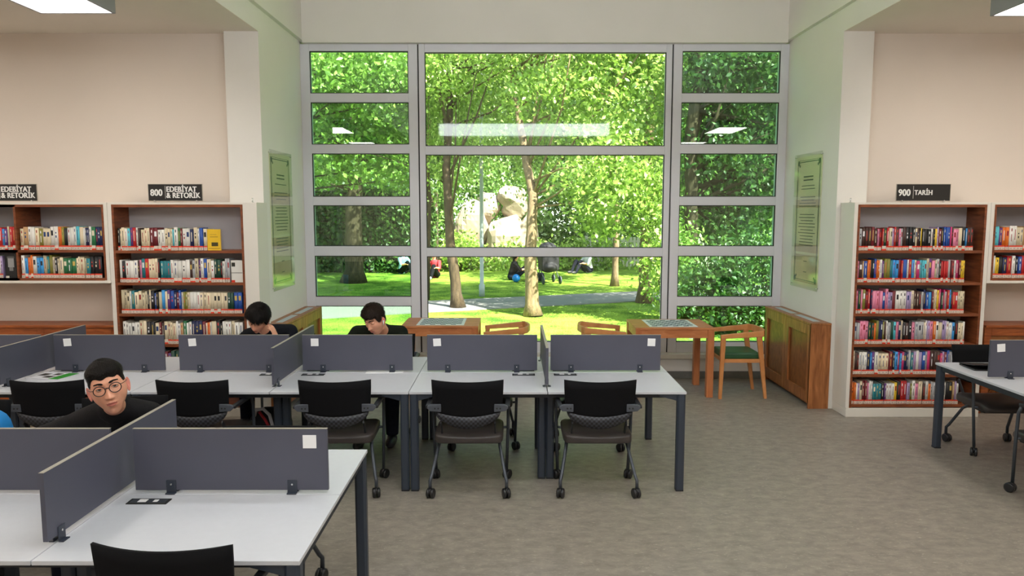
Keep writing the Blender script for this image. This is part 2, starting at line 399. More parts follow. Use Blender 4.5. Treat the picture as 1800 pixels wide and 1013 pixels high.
# windows
def window(name, x0, x1, px0, px1, cols, z_list, zb, zt, glass, post=None):
    y0, y1 = 8.95, 9.05
    f = MB(); f.box(x0, px0, y0, y1, zb, zt); f.box(px1, x1, y0, y1, zb, zt)
    zs = [zb] + [z for pr in z_list for z in pr] + [zt]
    rails = [(zs[i], zs[i + 1]) for i in range(0, len(zs), 2)]
    for a, c in rails: f.box(px0, px1, y0, y1, a, c)
    # slim raised bead around every opening
    panes = [(rails[i][1], rails[i + 1][0]) for i in range(len(rails) - 1)]
    root = struct(name, f, 'alu', .004)
    for a, c in panes:
        g = MB(); w = .009
        g.box(px0, px1, y0 + .012, y0 + .03, a, a + w); g.box(px0, px1, y0 + .012, y0 + .03, c - w, c)
        g.box(px0, px0 + w, y0 + .012, y0 + .03, a + w, c - w); g.box(px1 - w, px1, y0 + .012, y0 + .03, a + w, c - w)
        g.build('glazing_gasket', 'gasket', root)
        MB().box(px0 + .001, px1 - .001, y0 + .035, y0 + .041, a + .001, c - .001).build('window_pane', glass, root)
    return root
side = [(.44, .888), (.999, 1.499), (1.616, 2.108), (2.21, 2.723), (2.83, 3.322), (3.427, 3.915)]
cent = [(.44, 1.492), (1.595, 2.709), (2.81, 3.90)]
window('window_1', XL, -1.118, -2.391, -1.226, 1, side, .31, HEAD, 'glass_tint')
window('window_2', -1.102, 1.892, -1.032, 1.823, 1, cent, .31, HEAD, 'glass')
window('window_3', 1.908, XR, 2.011, 3.171, 1, side, .31, HEAD, 'glass_tint')
struct('trim_6', MB().box(-1.118, -1.102, 8.975, 9.05, .31, HEAD).box(1.892, 1.908, 8.975, 9.05, .31, HEAD), 'gasket')

# ceiling lamps
def ceiling_light(x, y, label, w=.585, l=1.17):
    t = thing('ceiling_light', label, 'ceiling light', (x, y, WC), group='square panel lights on the lower ceilings')
    b = MB(); h = -.13
    for bx in ((-w / 2 - .02, -w / 2, -l / 2 - .02, l / 2 + .02), (w / 2, w / 2 + .02, -l / 2 - .02, l / 2 + .02), (-w / 2, w / 2, -l / 2 - .02, -l / 2), (-w / 2, w / 2, l / 2, l / 2 + .02)):
        b.box(*bx, h, 0)
    b.build('lamp_housing', 'lamp_body', t)
    MB().box(-w / 2, w / 2, -l / 2, l / 2, h + .006, h + .014).build('lamp_diffuser', 'diffuser', t)
    return t
c0 = ceiling_light(-3.61, 5.75, 'lit square panel lamp on the ceiling over the left bookcases')
dup(c0, (4.34, 5.83, WC), label='lit square panel lamp on the ceiling over the right bookcases')
for x, xs in ((-3.61, 'left wing, inner row'), (-6.0, 'left wing, outer row'), (4.34, 'right wing, inner row'), (6.8, 'right wing, outer row')):
    for y, ys in ((5.75, 'nearest the bookcases'), (2.7, 'in the middle'), (-.4, 'behind the camera')):
        if y == 5.75 and x in (-3.61, 4.34): continue
        dup(c0, (x, y, WC), label='square ceiling lamp in the %s, %s' % (xs, ys))
def pendant(y, label):
    z = 2.03 + .1016 * (17.9 - y)
    t = thing('pendant_light', label, 'pendant light', (.22, y, z), group='pendant lamps of the high hall')
    MB().box(-1.55, 1.55, -.11, .11, .2, .225).build('lamp_housing', 'lamp_body', t, .004)
    MB().box(-1.54, 1.54, -.10, .10, 0, .2).build('lamp_diffuser', 'tube_em', t, .02)
    w = MB()
    for x in (-1.2, 1.2): w.tube([(x, 0, .22), (x, 0, TOP - z)], .004, 6)
    w.build('suspension_wire', 'steel', t)
for y, l in ((4.3, 'over the middle desks'), (2.3, 'over the foreground desk'), (.3, 'straight over the camera'), (-1.7, 'at the back of the hall')): pendant(y, 'long opal pendant lamp hanging ' + l)  # one lamp accounts for the streak in the glass; the others are added front light
# ================================================================= DESKS
def bench_desk(cx, cy, label, papers=(), mirror=False):
    t = thing('bench_desk', label, 'desk', (cx, cy, 0), group='four-seat reading desks with screens')
    T = .742; g = .0025
    for sx in (-1, 1):
        for sy in (-1, 1):
            b = MB(); xa, xb = sorted((sx * g, sx * (1.0 - g))); ya, yb = sorted((sy * g, sy * (.65 - g)))
            b.box(xa, xb, ya, yb, T - .018, T)
            b.build('tabletop', 'desk_white', t, .002)
    b = MB()
    for y in (-.56, .56): b.box(-.97, .97, y - .02, y + .02, T - .06, T - .019)
    for x in (-.965, 0, .965): b.box(x - .02, x + .02, -.56, .56, T - .06, T - .019)
    b.build('frame_beam', 'beam', t, .003)
    def leg(x, y, s):
        b = MB(); w = .03
        oct_ = [(x - w, y - w + .012), (x - w + .012, y - w), (x + w - .012, y - w), (x + w, y - w + .012), (x + w, y + w - .012), (x + w - .012, y + w), (x - w + .012, y + w), (x - w, y + w - .012)]
        b.prism(oct_, .012, T - .019)
        if s: b.prism([(x - s * w, T - .02), (x - s * (w + .13), T - .02), (x - s * (w + .13), T - .035), (x - s * w, T - .07)][::s], y - .015, y + .015, ax='y')
        l = b.build('leg', 'leg', t, .002)
        MB().box(x - .028, x + .028, y - .028, y + .028, 0, .014).build('foot_cap', 'arm_black', l, .003)
    for sy in (-1, 1):
        for sx in (-1, 1): leg(sx * .965, sy * .615, sx)
        for sx in (-1, 1): leg(sx * .032, sy * .36, 0)
    # screens
    def bracket(x, y, p, rot=False):
        b = MB()
        for s in (-1, 1):
            if rot:
                b.box(x + s * .0095, x + s * .0135, y - .022, y + .022, T + .002, T + .062); b.box(*sorted((x + s * .0095, x + s * .03)), y - .022, y + .022, T, T + .005)
            else:
                b.box(x - .022, x + .022, *sorted((y + s * .0095, y + s * .0135)), T + .002, T + .062); b.box(x - .022, x + .022, *sorted((y + s * .0095, y + s * .03)), T, T + .005)
        o = b.build('clamp_bracket', 'bracket', p, .0015)
        s_ = MB()
        for s in (-1, 1):
            c = Vector((x, y, T + .042)); d = Vector((s * .0155, 0, 0)) if rot else Vector((0, s * .0155, 0))
            s_.tube([c + d * .8, c + d], .0045, 10)
        s_.build('screw', 'steel', o)
    z0, z1 = T + .014, 1.045
    def panel(x0, x1, y0, y1, name, za=z0, ):
        b = MB(); b.box(x0, x1, y0, y1, za, z1 - .0015)
        e = .0012
        o = b.build(name, 'screen', t)
        q = MB(); q.box(x0 - e, x1 + e, y0 - e * .2, y1 + e * .2, z1 - .0015, z1)
        q.build('edge_band', 'screen_edge', o)
        return o
    for sx in (-1, 1):
        x0, x1 = (.054, .94) if sx > 0 else (-.94, -.054)
        o = panel(x0, x1, .02, .038, 'privacy_screen')
        for bx in (x0 + .165, x1 - .165): bracket(bx, .029, o)
        for (k, px, tilt) in papers:
            if k == sx:
                mt = Matrix.Translation((px, .0185, .985)) @ Matrix.Rotation(R(tilt), 4, 'Y')
                MB().box(-.031, .031, -.0004, .0004, -.031, .031, mt=mt).build('paper_note', 'paper', o)
    o = panel(-.009, .009, -.555, .555, 'divider_screen', T + .03)
    bracket(0, -.47, o, True); bracket(0, .47, o, True)
    # flush socket boxes
    for sx in (-1, 1):
        for sy in (-1, 1):
            xc = sx * .165; yc = sy * .085 - .0
            b = MB(); b.box(xc - .09, xc + .09, yc - .03, yc + .03, T, T + .004)
            s = b.build('power_socket', 'gasket', t, .0015)
            MB().box(xc - .078, xc + .078, yc - .02, yc + .02, T + .004, T + .005).build('socket_plate', 'tube', s)
            q = MB(); q.box(xc - .045, xc - .008, yc - .016, yc + .016, T + .005, T + .0062); q.box(xc + .022, xc + .042, yc - .012, yc + .012, T + .005, T + .0062)
            q.build('socket_outlet', 'paper', s)
    return t
MC = 5.855
bench_desk(.257, MC, 'white four-seat bench desk in the middle row, the one ending at the open floor', [(-1, -.86, -3), (1, .865, 2)])
bench_desk(-1.743, MC, 'white four-seat bench desk in the middle row where two boys in dark tops read', [(1, .155, 0), (-1, -.83, -4)])
bench_desk(-3.743, MC, 'white four-seat bench desk in the middle row with a green magazine on it', [(1, .165, -4)])
bench_desk(-1.785, 3.27, 'white four-seat bench desk in the foreground, nearest the camera', [(1, .86, 0)])
bench_desk(-3.80, 3.27, 'white four-seat bench desk at the lower left corner, mostly out of frame')
bench_desk(4.635, 5.61, 'white four-seat bench desk at the right edge with a black laptop on it', [(-1, -.86, -4)])

# ================================================================= OFFICE CHAIRS
def make_chair():
    t = thing('office_chair', '', 'chair', (0, 0, 0), group='black reading-desk chairs on casters')
    def back_y(u, z): return -.262 - .12 * (z - .5) + .045 * u * u
    # backrest (upper solid part and lower perforated part)
    def sheet(rows, name, m, th=.016):
        b = MB(); nu = 16; vs = []
        for (hw, zc, ze) in rows:
            for i in range(nu + 1):
                u = -1 + 2 * i / nu; z = zc + (ze - zc) * u * u; vs.append((hw * u, back_y(u * hw / .25, z), z))
        k = len(rows); n1 = len(vs)
        vs2 = [(x, y + th, z) for x, y, z in vs]; fs = []
        w = nu + 1
        for r in range(k - 1):
            for i in range(nu):
                a = r * w + i; fs.append((a, a + 1, a + w + 1, a + w)); fs.append((n1 + a, n1 + a + w, n1 + a + w + 1, n1 + a + 1))
        for i in range(nu):
            fs.append((i, n1 + i, n1 + i + 1, i + 1)); a = (k - 1) * w + i; fs.append((a, a + 1, n1 + a + 1, n1 + a))
        for r in range(k - 1):
            a = r * w; fs.append((a, a + w, n1 + a + w, n1 + a)); a = r * w + nu; fs.append((a, n1 + a, n1 + a + w, a + w))
        b.add(vs + vs2, fs, 0, True); o = b.build(name, m, t); 
        return o
    bk = sheet([(.252, .856, .866), (.250, .80, .805), (.244, .70, .70), (.238, .62, .645), (.232, .605, .635)], 'backrest', 'black_mesh')
    for p in bk.data.polygons: p.use_smooth = p.area > 0
    sheet([(.232, .605, .635), (.222, .565, .607), (.205, .515, .583)], 'lumbar_grille', 'lattice', .012)
    # arm brackets and arms
    for s in (-1, 1):
        b = MB()
        y0 = back_y(1, .665)
        b.prism([(s * .185, .637), (s * .185, .695), (s * .262, .690), (s * .282, .678), (s * .283, .664), (s * .27, .65), (s * .262, .643)][::s], y0 - .026, y0 - .004, ax='y')
        a = b.build('arm_bracket', 'arm_grey', t, .004)
        sc = MB()
        for x in (.205, .228): sc.tube([(s * x, y0 - .030, .664), (s * x, y0 - .024, .664)], .006, 10)
        sc.build('bolt', 'gasket', a)
        b = MB(); b.bar((s * .278, y0 - .012, .67), (s * .285, .11, .668), .035, .024)
        b.build('armrest', 'arm_black', t, .006)
        # front leg down from the arm, slanted rear leg from under the seat
        b = MB(); b.tube([(s * .283, .10, .66), (s * .283, .13, .60), (s * .280, .145, .40), (s * .268, .165, .075)], .012, 10)
        b.tube([(s * .205, .10, .40), (s * .215, -.02, .385), (s * .222, -.09, .34), (s * .262, -.205, .16), (s * .272, -.23, .13), (s * .272, -.23, .075)], .0125, 10)
        b.tube([(s * .278, .148, .41), (s * .2, .148, .405)], .010, 8)
        b.build('leg_frame', 'tube', t)
        for (cx, cy, ang) in ((s * .272, -.23, 15 * s), (s * .268, .165, -30 * s)):
            b = MB(); mt = Matrix.Rotation(R(ang), 4, 'Z')
            def W(x, y, z): v = mt @ Vector((x, y, z)); return (cx + v.x, cy + v.y, v.z)
            for q in (-1, 1): b.tube([W(q * .003, .012, .036), W(q * .008, .012, .036), W(q * .022, .012, .036), W(q * .027, .012, .036)], [.028, .036, .036, .028], 18)
            b.tube([W(0, 0, .03), W(0, 0, .085)], .010, 10)
            b.tube([W(-.006, .006, .050), W(.006, .006, .050)], .026, 14)
            b.build('caster', 'caster', t)
    # seat
    b = MB(); vs = []; fs = []; nx, ny = 14, 14
    def sq(u, p=6): return u
    for lay in (0, 1):
        for j in range(ny + 1):
            for i in range(nx + 1):
                u = -1 + 2 * i / nx; v = -1 + 2 * j / ny
                k = 1 - .035 * (abs(u) ** 6) * (abs(v) ** 6) * 2
                x = .247 * u * k; y = .035 + .235 * v * k
                e = max(abs(u), abs(v)) ** 8
                z = (.470 - .022 * e - .012 * (1 - u * u) - (.02 * max(0, v) ** 4)) if lay else (.384 + .006 * e)
                vs.append((x, y, z))
    w = nx + 1; n1 = (nx + 1) * (ny + 1)
    for j in range(ny):
        for i in range(nx):
            a = j * w + i; fs.append((a, a + w, a + w + 1, a + 1)); fs.append((n1 + a, n1 + a + 1, n1 + a + w + 1, n1 + a + w))
    for i in range(nx): fs.append((i, i + 1, n1 + i + 1, n1 + i)); a = ny * w + i; fs.append((a, n1 + a, n1 + a + 1, a + 1))
    for j in range(ny): a = j * w; fs.append((a, n1 + a, n1 + a + w, a + w)); a = j * w + nx; fs.append((a, a + w, n1 + a + w, n1 + a))
    b.add(vs, fs, 0, True); b.build('seat', 'leather', t, .012, seg=3)
    b = MB(); b.box(-.215, .215, -.12, .2, .368, .388)
    for s in (-1, 1): b.bar((s * .19, -.11, .40), (s * .19, back_y(.8, .56) + .01, .56), .03, .012, up=(1, 0, 0)); 
    b.build('seat_frame', 'arm_black', t, .004)
    return t
chair = make_chair()
spots = [(.615, 5.31, 0, 'black office chair at the right end of the middle row, backrest to the camera'),
    (-.31, 5.31, 0, 'black office chair, second from the right in the middle row, beside the paired desk legs'),
    (-1.245, 5.31, 2, 'black office chair in front of the boy with the white earbud'),
    (-2.23, 5.31, 0, 'black office chair in the middle row, just right of the boy in glasses'),
    (-3.25, 5.31, 2, 'black office chair in front of the green magazine, left of the boy'),
    (-1.225, 2.75, -2, 'black office chair in the bottom left foreground, only its backrest in view'),
    (-1.32, 3.68, 180, 'black office chair beyond the foreground screen, only its curved rim showing'),
    (-.25, 6.33, 183, 'black office chair on the window side, opposite the second chair from the right'),
    (.655, 6.30, 178, 'black office chair on the window side at the middle row right end'),
    (-1.18, 6.76, 180, 'black office chair that the boy with the white earbud sits on'),
    (-2.15, 6.78, 180, 'black office chair that the boy leaning on his hand sits on'),
    (-2.40, 4.33, 190, 'black office chair that the boy in glasses sits on'),
    (4.13, 6.18, 180, 'black office chair behind the laptop desk, in front of the history bookcase'),
    (3.90, 5.03, 0, 'black office chair cut by the right edge, near side of the laptop desk'),
    (-3.37, 4.25, 180, 'black office chair at the left edge where someone with a bright blue bag sat')]
for i, (x, y, a, lab) in enumerate(spots):
    if i == 0: chair.location = (x, y, 0); chair.rotation_euler = (0, 0, R(a)); chair['label'] = lab
    else: dup(chair, (x, y, 0), R(a), lab)

# ================================================================= CHESS CORNER
def chess_table(x, y, label):
    t = thing('chess_table', label, 'table', (x, y, 0), group='chess tables by the window')
    w, d, H = .86, .66, .775
    MB().box(-w / 2, w / 2, -d / 2, d / 2, H - .022, H).build('tabletop', 'wood_table', t, .003)
    b = MB(); b.box(-w / 2 + .01, w / 2 - .01, -d / 2 + .01, -d / 2 + .03, H - .115, H - .022); b.box(-w / 2 + .01, w / 2 - .01, d / 2 - .03, d / 2 - .01, H - .115, H - .022)
    b.box(-w / 2 + .01, -w / 2 + .03, -d / 2 + .03, d / 2 - .03, H - .115, H - .022); b.box(w / 2 - .03, w / 2 - .01, -d / 2 + .03, d / 2 - .03, H - .115, H - .022)
    b.build('apron', 'wood_table', t)
    for sx in (-1, 1):
        for sy in (-1, 1):
            cx = sx * (w / 2 - .037); cy = sy * (d / 2 - .037)
            MB().box(cx - .036, cx + .036, cy - .036, cy + .036, 0, H - .023).build('leg', 'wood_leg', t, .003)
    # board: pale sheet with inlaid dark squares
    s = .53; bo = MB().box(-s / 2, s / 2, -s / 2, s / 2, H, H + .0025).build('chess_board', 'board_white', t)
    q = MB(); c = .058
    for i in range(8):
        for j in range(8):
            if (i + j) % 2 == 0: x0 = -4 * c + i * c; y0 = -4 * c + j * c; q.box(x0, x0 + c, y0, y0 + c, H + .0025, H + .0032)
    q.build('dark_squares', 'board_dark', bo)
    return t
chess_table(-.80, 8.40, 'cherry wood chess table between the window and the boy with the earbud')
chess_table(1.775, 8.28, 'cherry wood chess table in the right part of the window bay')
def armchair():
    t = thing('wooden_armchair', '', 'chair', (0, 0, 0), group='beech armchairs at the chess tables')
    # faces +Y
    for s in (-1, 1):
        b = MB(); b.bar((s * .235, .235, 0), (s * .235, .215, .69), .030, .035, w1=.042, h1=.052, up=(0, 1, 0)); b.build('leg', 'wood_beech', t, .004)
        b = MB(); b.bar((s * .215, -.265, 0), (s * .235, -.17, .705), .030, .032, w1=.036, h1=.058, up=(0, 1, 0)); b.build('leg', 'wood_beech', t, .004)
        b = MB(); b.bar((s * .238, .245, .685), (s * .245, -.215, .722), .045, .042, w1=.03, h1=.066, up=(0, 0, 1)); b.build('armrest', 'wood_beech', t, .006)
    b = MB(); pts = [(-.252, -.195), (-.18, -.235), (0, -.262), (.18, -.235), (.252, -.195)]
    for i in range(4): b.bar((*pts[i], .722), (*pts[i + 1], .722), .028, .068)
    b.build('back_rail', 'wood_beech', t)
    b = MB(); b.box(-.225, .225, .19, .215, .40, .44); b.box(-.22, .22, -.225, -.205, .40, .44); b.box(-.235, -.212, -.2, .2, .40, .44); b.box(.212, .235, -.2, .2, .40, .44)
    b.build('seat_rail', 'wood_beech', t, .003)
    MB().box(-.208, .208, -.20, .205, .43, .505).build('seat_cushion', 'green_cush', t, .022, seg=4)
    return t
ac = armchair(); ac.location = (2.50, 8.13, 0); ac.rotation_euler = (0, 0, R(90)); ac['label'] = 'beech armchair with green seat standing right of the right-hand chess table'
dup(ac, (1.02, 8.33, 0), R(-90), 'beech armchair tucked against the left side of the right-hand chess table')
dup(ac, (-.07, 8.33, 0), R(90), 'beech armchair tucked against the right side of the left-hand chess table')

# ================================================================= RADIATOR COVERS
def bay_cover(x0, x1, y0, y1, face, label, zt=.895):
    """face=-1: front looks to -X, +1: front looks to +X"""
    t = thing('radiator_cover', label, 'radiator cover', ((x0 + x1) / 2, (y0 + y1) / 2, 0), group='wooden radiator covers')
    hx = (x1 - x0) / 2; hy = (y1 - y0) / 2; fx = face * hx
    b = MB()
    b.box(-hx, hx, -hy, -hy + .022, .0, zt - .02); b.box(-hx, hx, hy - .022, hy, .0, zt - .02)
    b.box(*sorted((fx - face * .03, fx - face * .034)), -hy + .022, hy - .022, .03, zt - .02)
    b.build('carcass', 'wood_cover', t)
    MB().box(-hx - .006, hx, -hy - .006, hy, zt - .02, zt).build('top_board', 'wood_cover', t, .003)
    yy = [(-hy, 0), (0, hy)]
    for a, c in yy:
        b = MB(); xx = sorted((fx, fx - face * .022)); e = .001
        b.box(*xx, a + e, a + .085, .06, zt - .022); b.box(*xx, c - .085, c - e, .06, zt - .022)
        b.box(*xx, a + .085, c - .085, zt - .13, zt - .022); b.box(*xx, a + .085, c - .085, .06, .17)
        d = b.build('panel_frame', 'wood_cover', t, .003)
        MB().box(*sorted((fx - face * .024, fx - face * .029)), a + .08, c - .08, .16, zt - .125).build('panel_inset', 'wood_inset', d)
    g = MB()
    for a, c in ((-hy + .12, -.05), (.05, hy - .12)): g.box(-hx * .35, hx * .35, a, c, zt, zt + .002)
    g.build('air_grille', 'pole', t)
    return t
bay_cover(3.062, 3.27, 7.49, 8.87, -1, 'wooden radiator cover along the right side wall of the window bay')
bay_cover(-2.5, -2.30, 7.42, 8.87, 1, 'wooden radiator cover along the left side wall of the window bay')
def wing_cover(x0, x1, label, lattice):
    zt = .905; y0, y1 = 7.30, 7.595; n = max(1, round((x1 - x0) / .75))
    t = thing('radiator_cover', label, 'radiator cover', ((x0 + x1) / 2, (y0 + y1) / 2, 0), group='wooden radiator covers')
    hx = (x1 - x0) / 2; hy = (y1 - y0) / 2
    MB().box(-hx, hx, -hy - .015, hy, zt - .025, zt).build('top_board', 'wood_red', t, .003)
    b = MB(); b.box(-hx, -hx + .022, -hy + .02, hy, 0, zt - .025); b.box(hx - .022, hx, -hy + .02, hy, 0, zt - .025); b.box(-hx + .022, hx - .022, hy - .02, hy, 0, zt - .025)
    b.build('carcass', 'wood_red', t)
    for i in range(n):
        a = -hx + 2 * hx * i / n; c = a + 2 * hx / n; b = MB()
        b.box(a, a + .07, -hy, -hy + .02, .05, zt - .026); b.box(c - .07, c, -hy, -hy + .02, .05, zt - .026)
        b.box(a + .07, c - .07, -hy, -hy + .02, zt - .11, zt - .026); b.box(a + .07, c - .07, -hy, -hy + .02, .05, .15)
        f = b.build('panel_frame', 'wood_red', t, .004)
        g = MB(); g.box(a + .07, c - .07, -hy + .012, -hy + .018, .60, zt - .11)
        if lattice:
            w = c - a - .14; h = .45
            for k in range(-8, 24):
                s = .045
                for sg in (1, -1):
                    x_ = a + .07 + k * s
                    p0 = [x_, .15]; p1 = [x_ + h, .60]
                    if sg < 0: p0, p1 = [x_, .60], [x_ + h, .15]
                    # clip to the opening
                    def clip(p, q):
                        p = p[:]; q = q[:]
                        lo, hi = a + .07, c - .07
                        if p[0] > hi or q[0] < lo: return None
                        if p[0] < lo: f_ = (lo - p[0]) / (q[0] - p[0]); p = [lo, p[1] + f_ * (q[1] - p[1])]
                        if q[0] > hi: f_ = (hi - p[0]) / (q[0] - p[0]); q = [hi, p[1] + f_ * (q[1] - p[1])]
                        return p, q
                    r = clip(p0, p1)
                    if r: g.bar((r[0][0], -hy + .012, r[0][1]), (r[1][0], -hy + .012, r[1][1]), .009, .004, up=(0, 1, 0))
        else: g.box(a + .07, c - .07, -hy + .012, -hy + .018, .15, .60)
        g.build('lattice_grille' if lattice else 'panel_inset', 'wood_inset' if lattice else 'wood_red', f)
    return t
wing_cover(-6.9, -3.93, 'wooden radiator cover under the two-shelf literature bookcase on the left', False)
wing_cover(4.72, 7.6, 'wooden radiator cover with lattice grille under the two-shelf bookcase on the right', True)

# ================================================================= BOOKCASES
YF = 7.19
def tall_case(x0, x1, label, inner):
    """white outer box, walnut inner box with six shelves; x in world"""
    t = thing('bookcase', label, 'bookcase', ((x0 + x1) / 2, YF, 0), group='bookcases along the back walls')
    c = (x0 + x1) / 2; D = .305; zt = 2.12
    ix0, ix1 = inner[0] - c, inner[1] - c; hx0, hx1 = x0 - c, x1 - c
    b = MB(); b.box(hx0, ix0, 0, D, .09, zt); b.box(ix1, hx1, 0, D, .09, zt); b.box(ix0, ix1, 0, D, 2.10, zt)
    b.build('case_body', 'white_case', t, .002)
    MB().box(hx0, hx1, -.012, D, 0, .09).build('plinth', 'white_case', t, .004)
    MB().box(ix0, ix1, D - .02, D, .09, 2.10).build('back_panel', 'back_panel', t)
    th = .022
    MB().box(ix0, ix0 + th, .0, D - .02, .09, 2.10).build('side_panel', 'wood_case', t)
    MB().box(ix1 - th, ix1, .0, D - .02, .09, 2.10).build('side_panel', 'wood_case', t)
    for z in [.125, .428, .731, 1.035, 1.342, 1.655, 2.10]:
        MB().box(ix0 + th, ix1 - th, .0, D - .02, z - .026, z).build('shelf', 'wood_shelf', t)
    return t, (ix0 + th + c, ix1 - th + c)
caseL, spanL = tall_case(-3.915, -2.468, 'tall white and walnut literature bookcase left of the window bay', (-3.875, -2.605))
caseR, spanR = tall_case(3.312, 4.632, 'tall white and walnut history bookcase right of the window bay', (3.348, 4.595))
def wall_case(x0, x1, divs, label):
    t = thing('wall_bookcase', label, 'bookcase', ((x0 + x1) / 2, YF, 1.335), group='bookcases along the back walls')
    c = (x0 + x1) / 2; D = .405; Z = 1.335; h0, h1 = x0 - c, x1 - c
    b = MB(); b.box(h0, h0 + .035, 0, D, 0, .785); b.box(h1 - .035, h1, 0, D, 0, .785); b.box(h0 + .035, h1 - .035, 0, D, .765, .785); b.box(h0 + .035, h1 - .035, 0, D, 0, .028)
    b.build('case_body', 'white_case', t, .002)
    MB().box(h0 + .035, h1 - .035, D - .02, D, .028, .765).build('back_panel', 'back_panel', t)
    th = .02; xs = [h0 + .035] + [d - c for d in divs] + [h1 - .035]
    for i, x in enumerate(xs):
        a, e = (x, x + th) if i == 0 else ((x - th, x) if i == len(xs) - 1 else (x - th / 2, x + th / 2))
        MB().box(a, e, 0, D - .02, .028, .765).build('side_panel', 'wood_case', t)
    for z in (.05, .325, .765):
        for i in range(len(xs) - 1):
            a = xs[i] + (th if i == 0 else th / 2); e = xs[i + 1] - (th if i == len(xs) - 2 else th / 2)
            MB().box(a, e, 0, D - .02, z - .024, z).build('shelf', 'wood_shelf', t)
    return t
wall_case(-6.35, -3.918, [-4.815, -5.55], 'white and walnut two-shelf wall bookcase at the left edge')
wall_case(4.634, 7.0, [5.6, 6.3], 'white and walnut two-shelf wall bookcase at the right edge')

# signs
def sign(x, label, num, txt, w=.52, numw=.155):
    t = thing('shelf_sign', label, 'sign', (x, 7.24, 2.12), group='black subject signs on top of the bookcases')
    b = MB().box(0, w, 0, .004, .018, .175).build('sign_board', 'sign', t)
    r = MB(); e = .004
    r.box(-e, 0, -.002, .006, .014, .179); r.box(w, w + e, -.002, .006, .014, .179); r.box(0, w, -.002, .006, .175, .179); r.box(0, w, -.002, .006, .014, .018)
    r.build('sign_rim', 'sign_rim', b)
    MB().box(numw + .006, numw + .0085, -.0012, 0, .038, .160).build('divider_line', 'sign_white', b)
    n = text_mesh(num, .088, .004); n.parent = b; n.rotation_euler = (R(90), 0, 0); n.location = (.018, -.0012, .066); n.scale = (.86, 1, 1)
    q = text_mesh(txt, .072 if '\n' in txt else .066, .004); q.parent = b; q.rotation_euler = (R(90), 0, 0); q.location = (numw + .018, -.0012, .104 if '\n' in txt else .074); q.scale = (.86, 1, 1)
    f = MB()
    for fx in (.05, w - .06): f.box(fx, fx + .012, -.006, .02, 0, .022)
    f.build('sign_foot', 'steel', t)
    return t
sign(-3.53, 'black sign reading 800 EDEBİYAT & RETORİK on the tall left bookcase', '800', 'EDEBİYAT\n& RETORİK')
sign(-5.135, 'black sign reading EDEBİYAT & RETORİK cut by the left edge of the picture', '800', 'EDEBİYAT\n& RETORİK')
sign(3.735, 'black sign reading 900 TARİH on the right bookcase', '900', 'TARİH')
for x, lab in ((-2.545, 'small metal peg on the corner of the left bookcase top'), (3.32, 'small metal peg on the corner of the right bookcase top')):
    p = MB(); p.tube([(0, 0, 0), (0, 0, .045)], .006, 8); p.tube([(0, 0, 0), (0, 0, .004)], .014, 10)
    tag(p.build('metal_peg', 'steel', loc=(x, 7.3, 2.12)), lab, 'peg', 'pegs on the bookcase tops')

# ================================================================= BOOKS
rnd = random.Random(7)
PAL = {'white': (225, 222, 214), 'cream': (222, 206, 174), 'pale grey': (176, 176, 178), 'black': (26, 24, 26), 'brown': (66, 38, 30), 'maroon': (112, 28, 36),
    'red': (186, 34, 36), 'pink': (222, 132, 160), 'magenta': (196, 50, 110), 'orange': (228, 116, 34), 'yellow': (228, 190, 44), 'olive': (132, 128, 52),
    'green': (38, 110, 66), 'dark green': (24, 66, 50), 'teal': (34, 122, 132), 'turquoise': (84, 186, 200), 'sky blue': (56, 148, 214), 'blue': (34, 78, 160), 'navy': (28, 36, 78), 'purple': (94, 52, 116), 'lilac': (170, 150, 190), 'tan': (186, 148, 104), 'beige': (206, 192, 160)}
def lin(c): return srgb(*c)[:3]
WL = dict(white=14, cream=9, black=7, navy=4, blue=4, teal=3, maroon=3, red=3, turquoise=3, tan=2, beige=4, green=2, olive=1, purple=2, orange=1, pink=1)
WL['pale grey'] = 5; WL['brown'] = 3; WL['sky blue'] = 3; WL['dark green'] = 2; WL['lilac'] = 2
WR = dict(white=8, cream=6, black=6, navy=3, blue=3, maroon=5, red=4, pink=5, magenta=3, orange=2, beige=3, teal=1, turquoise=2, olive=2, yellow=1, purple=3, lilac=3, tan=2)
WR['pale grey'] = 5; WR['brown'] = 5; WR['sky blue'] = 3; WR['dark green'] = 1
def pick(w):
    ks = list(w); return rnd.choices(ks, [w[k] for k in ks])[0]
books = []     # dicts: x, z, th, h, d, colour, tilt, case, row
def fill(x0, x1, z, case, row, weights, hmin, hmax, tmin=.016, tmax=.042, seq=None, hs=None):
    x = x0; last = None; i = 0; run = 0
    while True:
        if seq and i < len(seq): col, th, h = seq[i]
        else:
            if run > 0: run -= 1
            else:
                last = pick(weights); th0 = rnd.uniform(tmin, tmax); h0 = rnd.uniform(hmin, hmax)
                run = rnd.choice([0] * 12 + [1, 1, 2])
            col, th, h = last, th0, h0
            if run == 0: th = th0 * rnd.uniform(.85, 1.15)
        if x + th > x1: break
        tilt = 0
        books.append(dict(x=x + th / 2, z=z, th=th - .0012, h=h, d=rnd.uniform(.13, .165), col=col, case=case, row=row, off=rnd.uniform(0, .012), tilt=tilt, flip=rnd.random() < .14))
        x += th; i += 1
    return x
a, e = spanL
fill(a + .012, a + .90, 1.655, 'tall left bookcase', 'top shelf', WL, .20, .225)
W2 = dict(WL); W2['turquoise'] = 6; W2['sky blue'] = 4
fill(a + .012, e - .125, 1.342, 'tall left bookcase', 'second shelf', W2, .205, .235)
x = fill(a + .012, a + .70, 1.035, 'tall left bookcase', 'third shelf', WL, .20, .235)
ser = [('white', .033, .21)] * 3 + [('cream', .034, .205)] * 8 + [('dark green', .03, .205), ('dark green', .03, .205)]
fill(x, e - .004, 1.035, 'tall left bookcase', 'third shelf', WL, .2, .21, seq=ser)
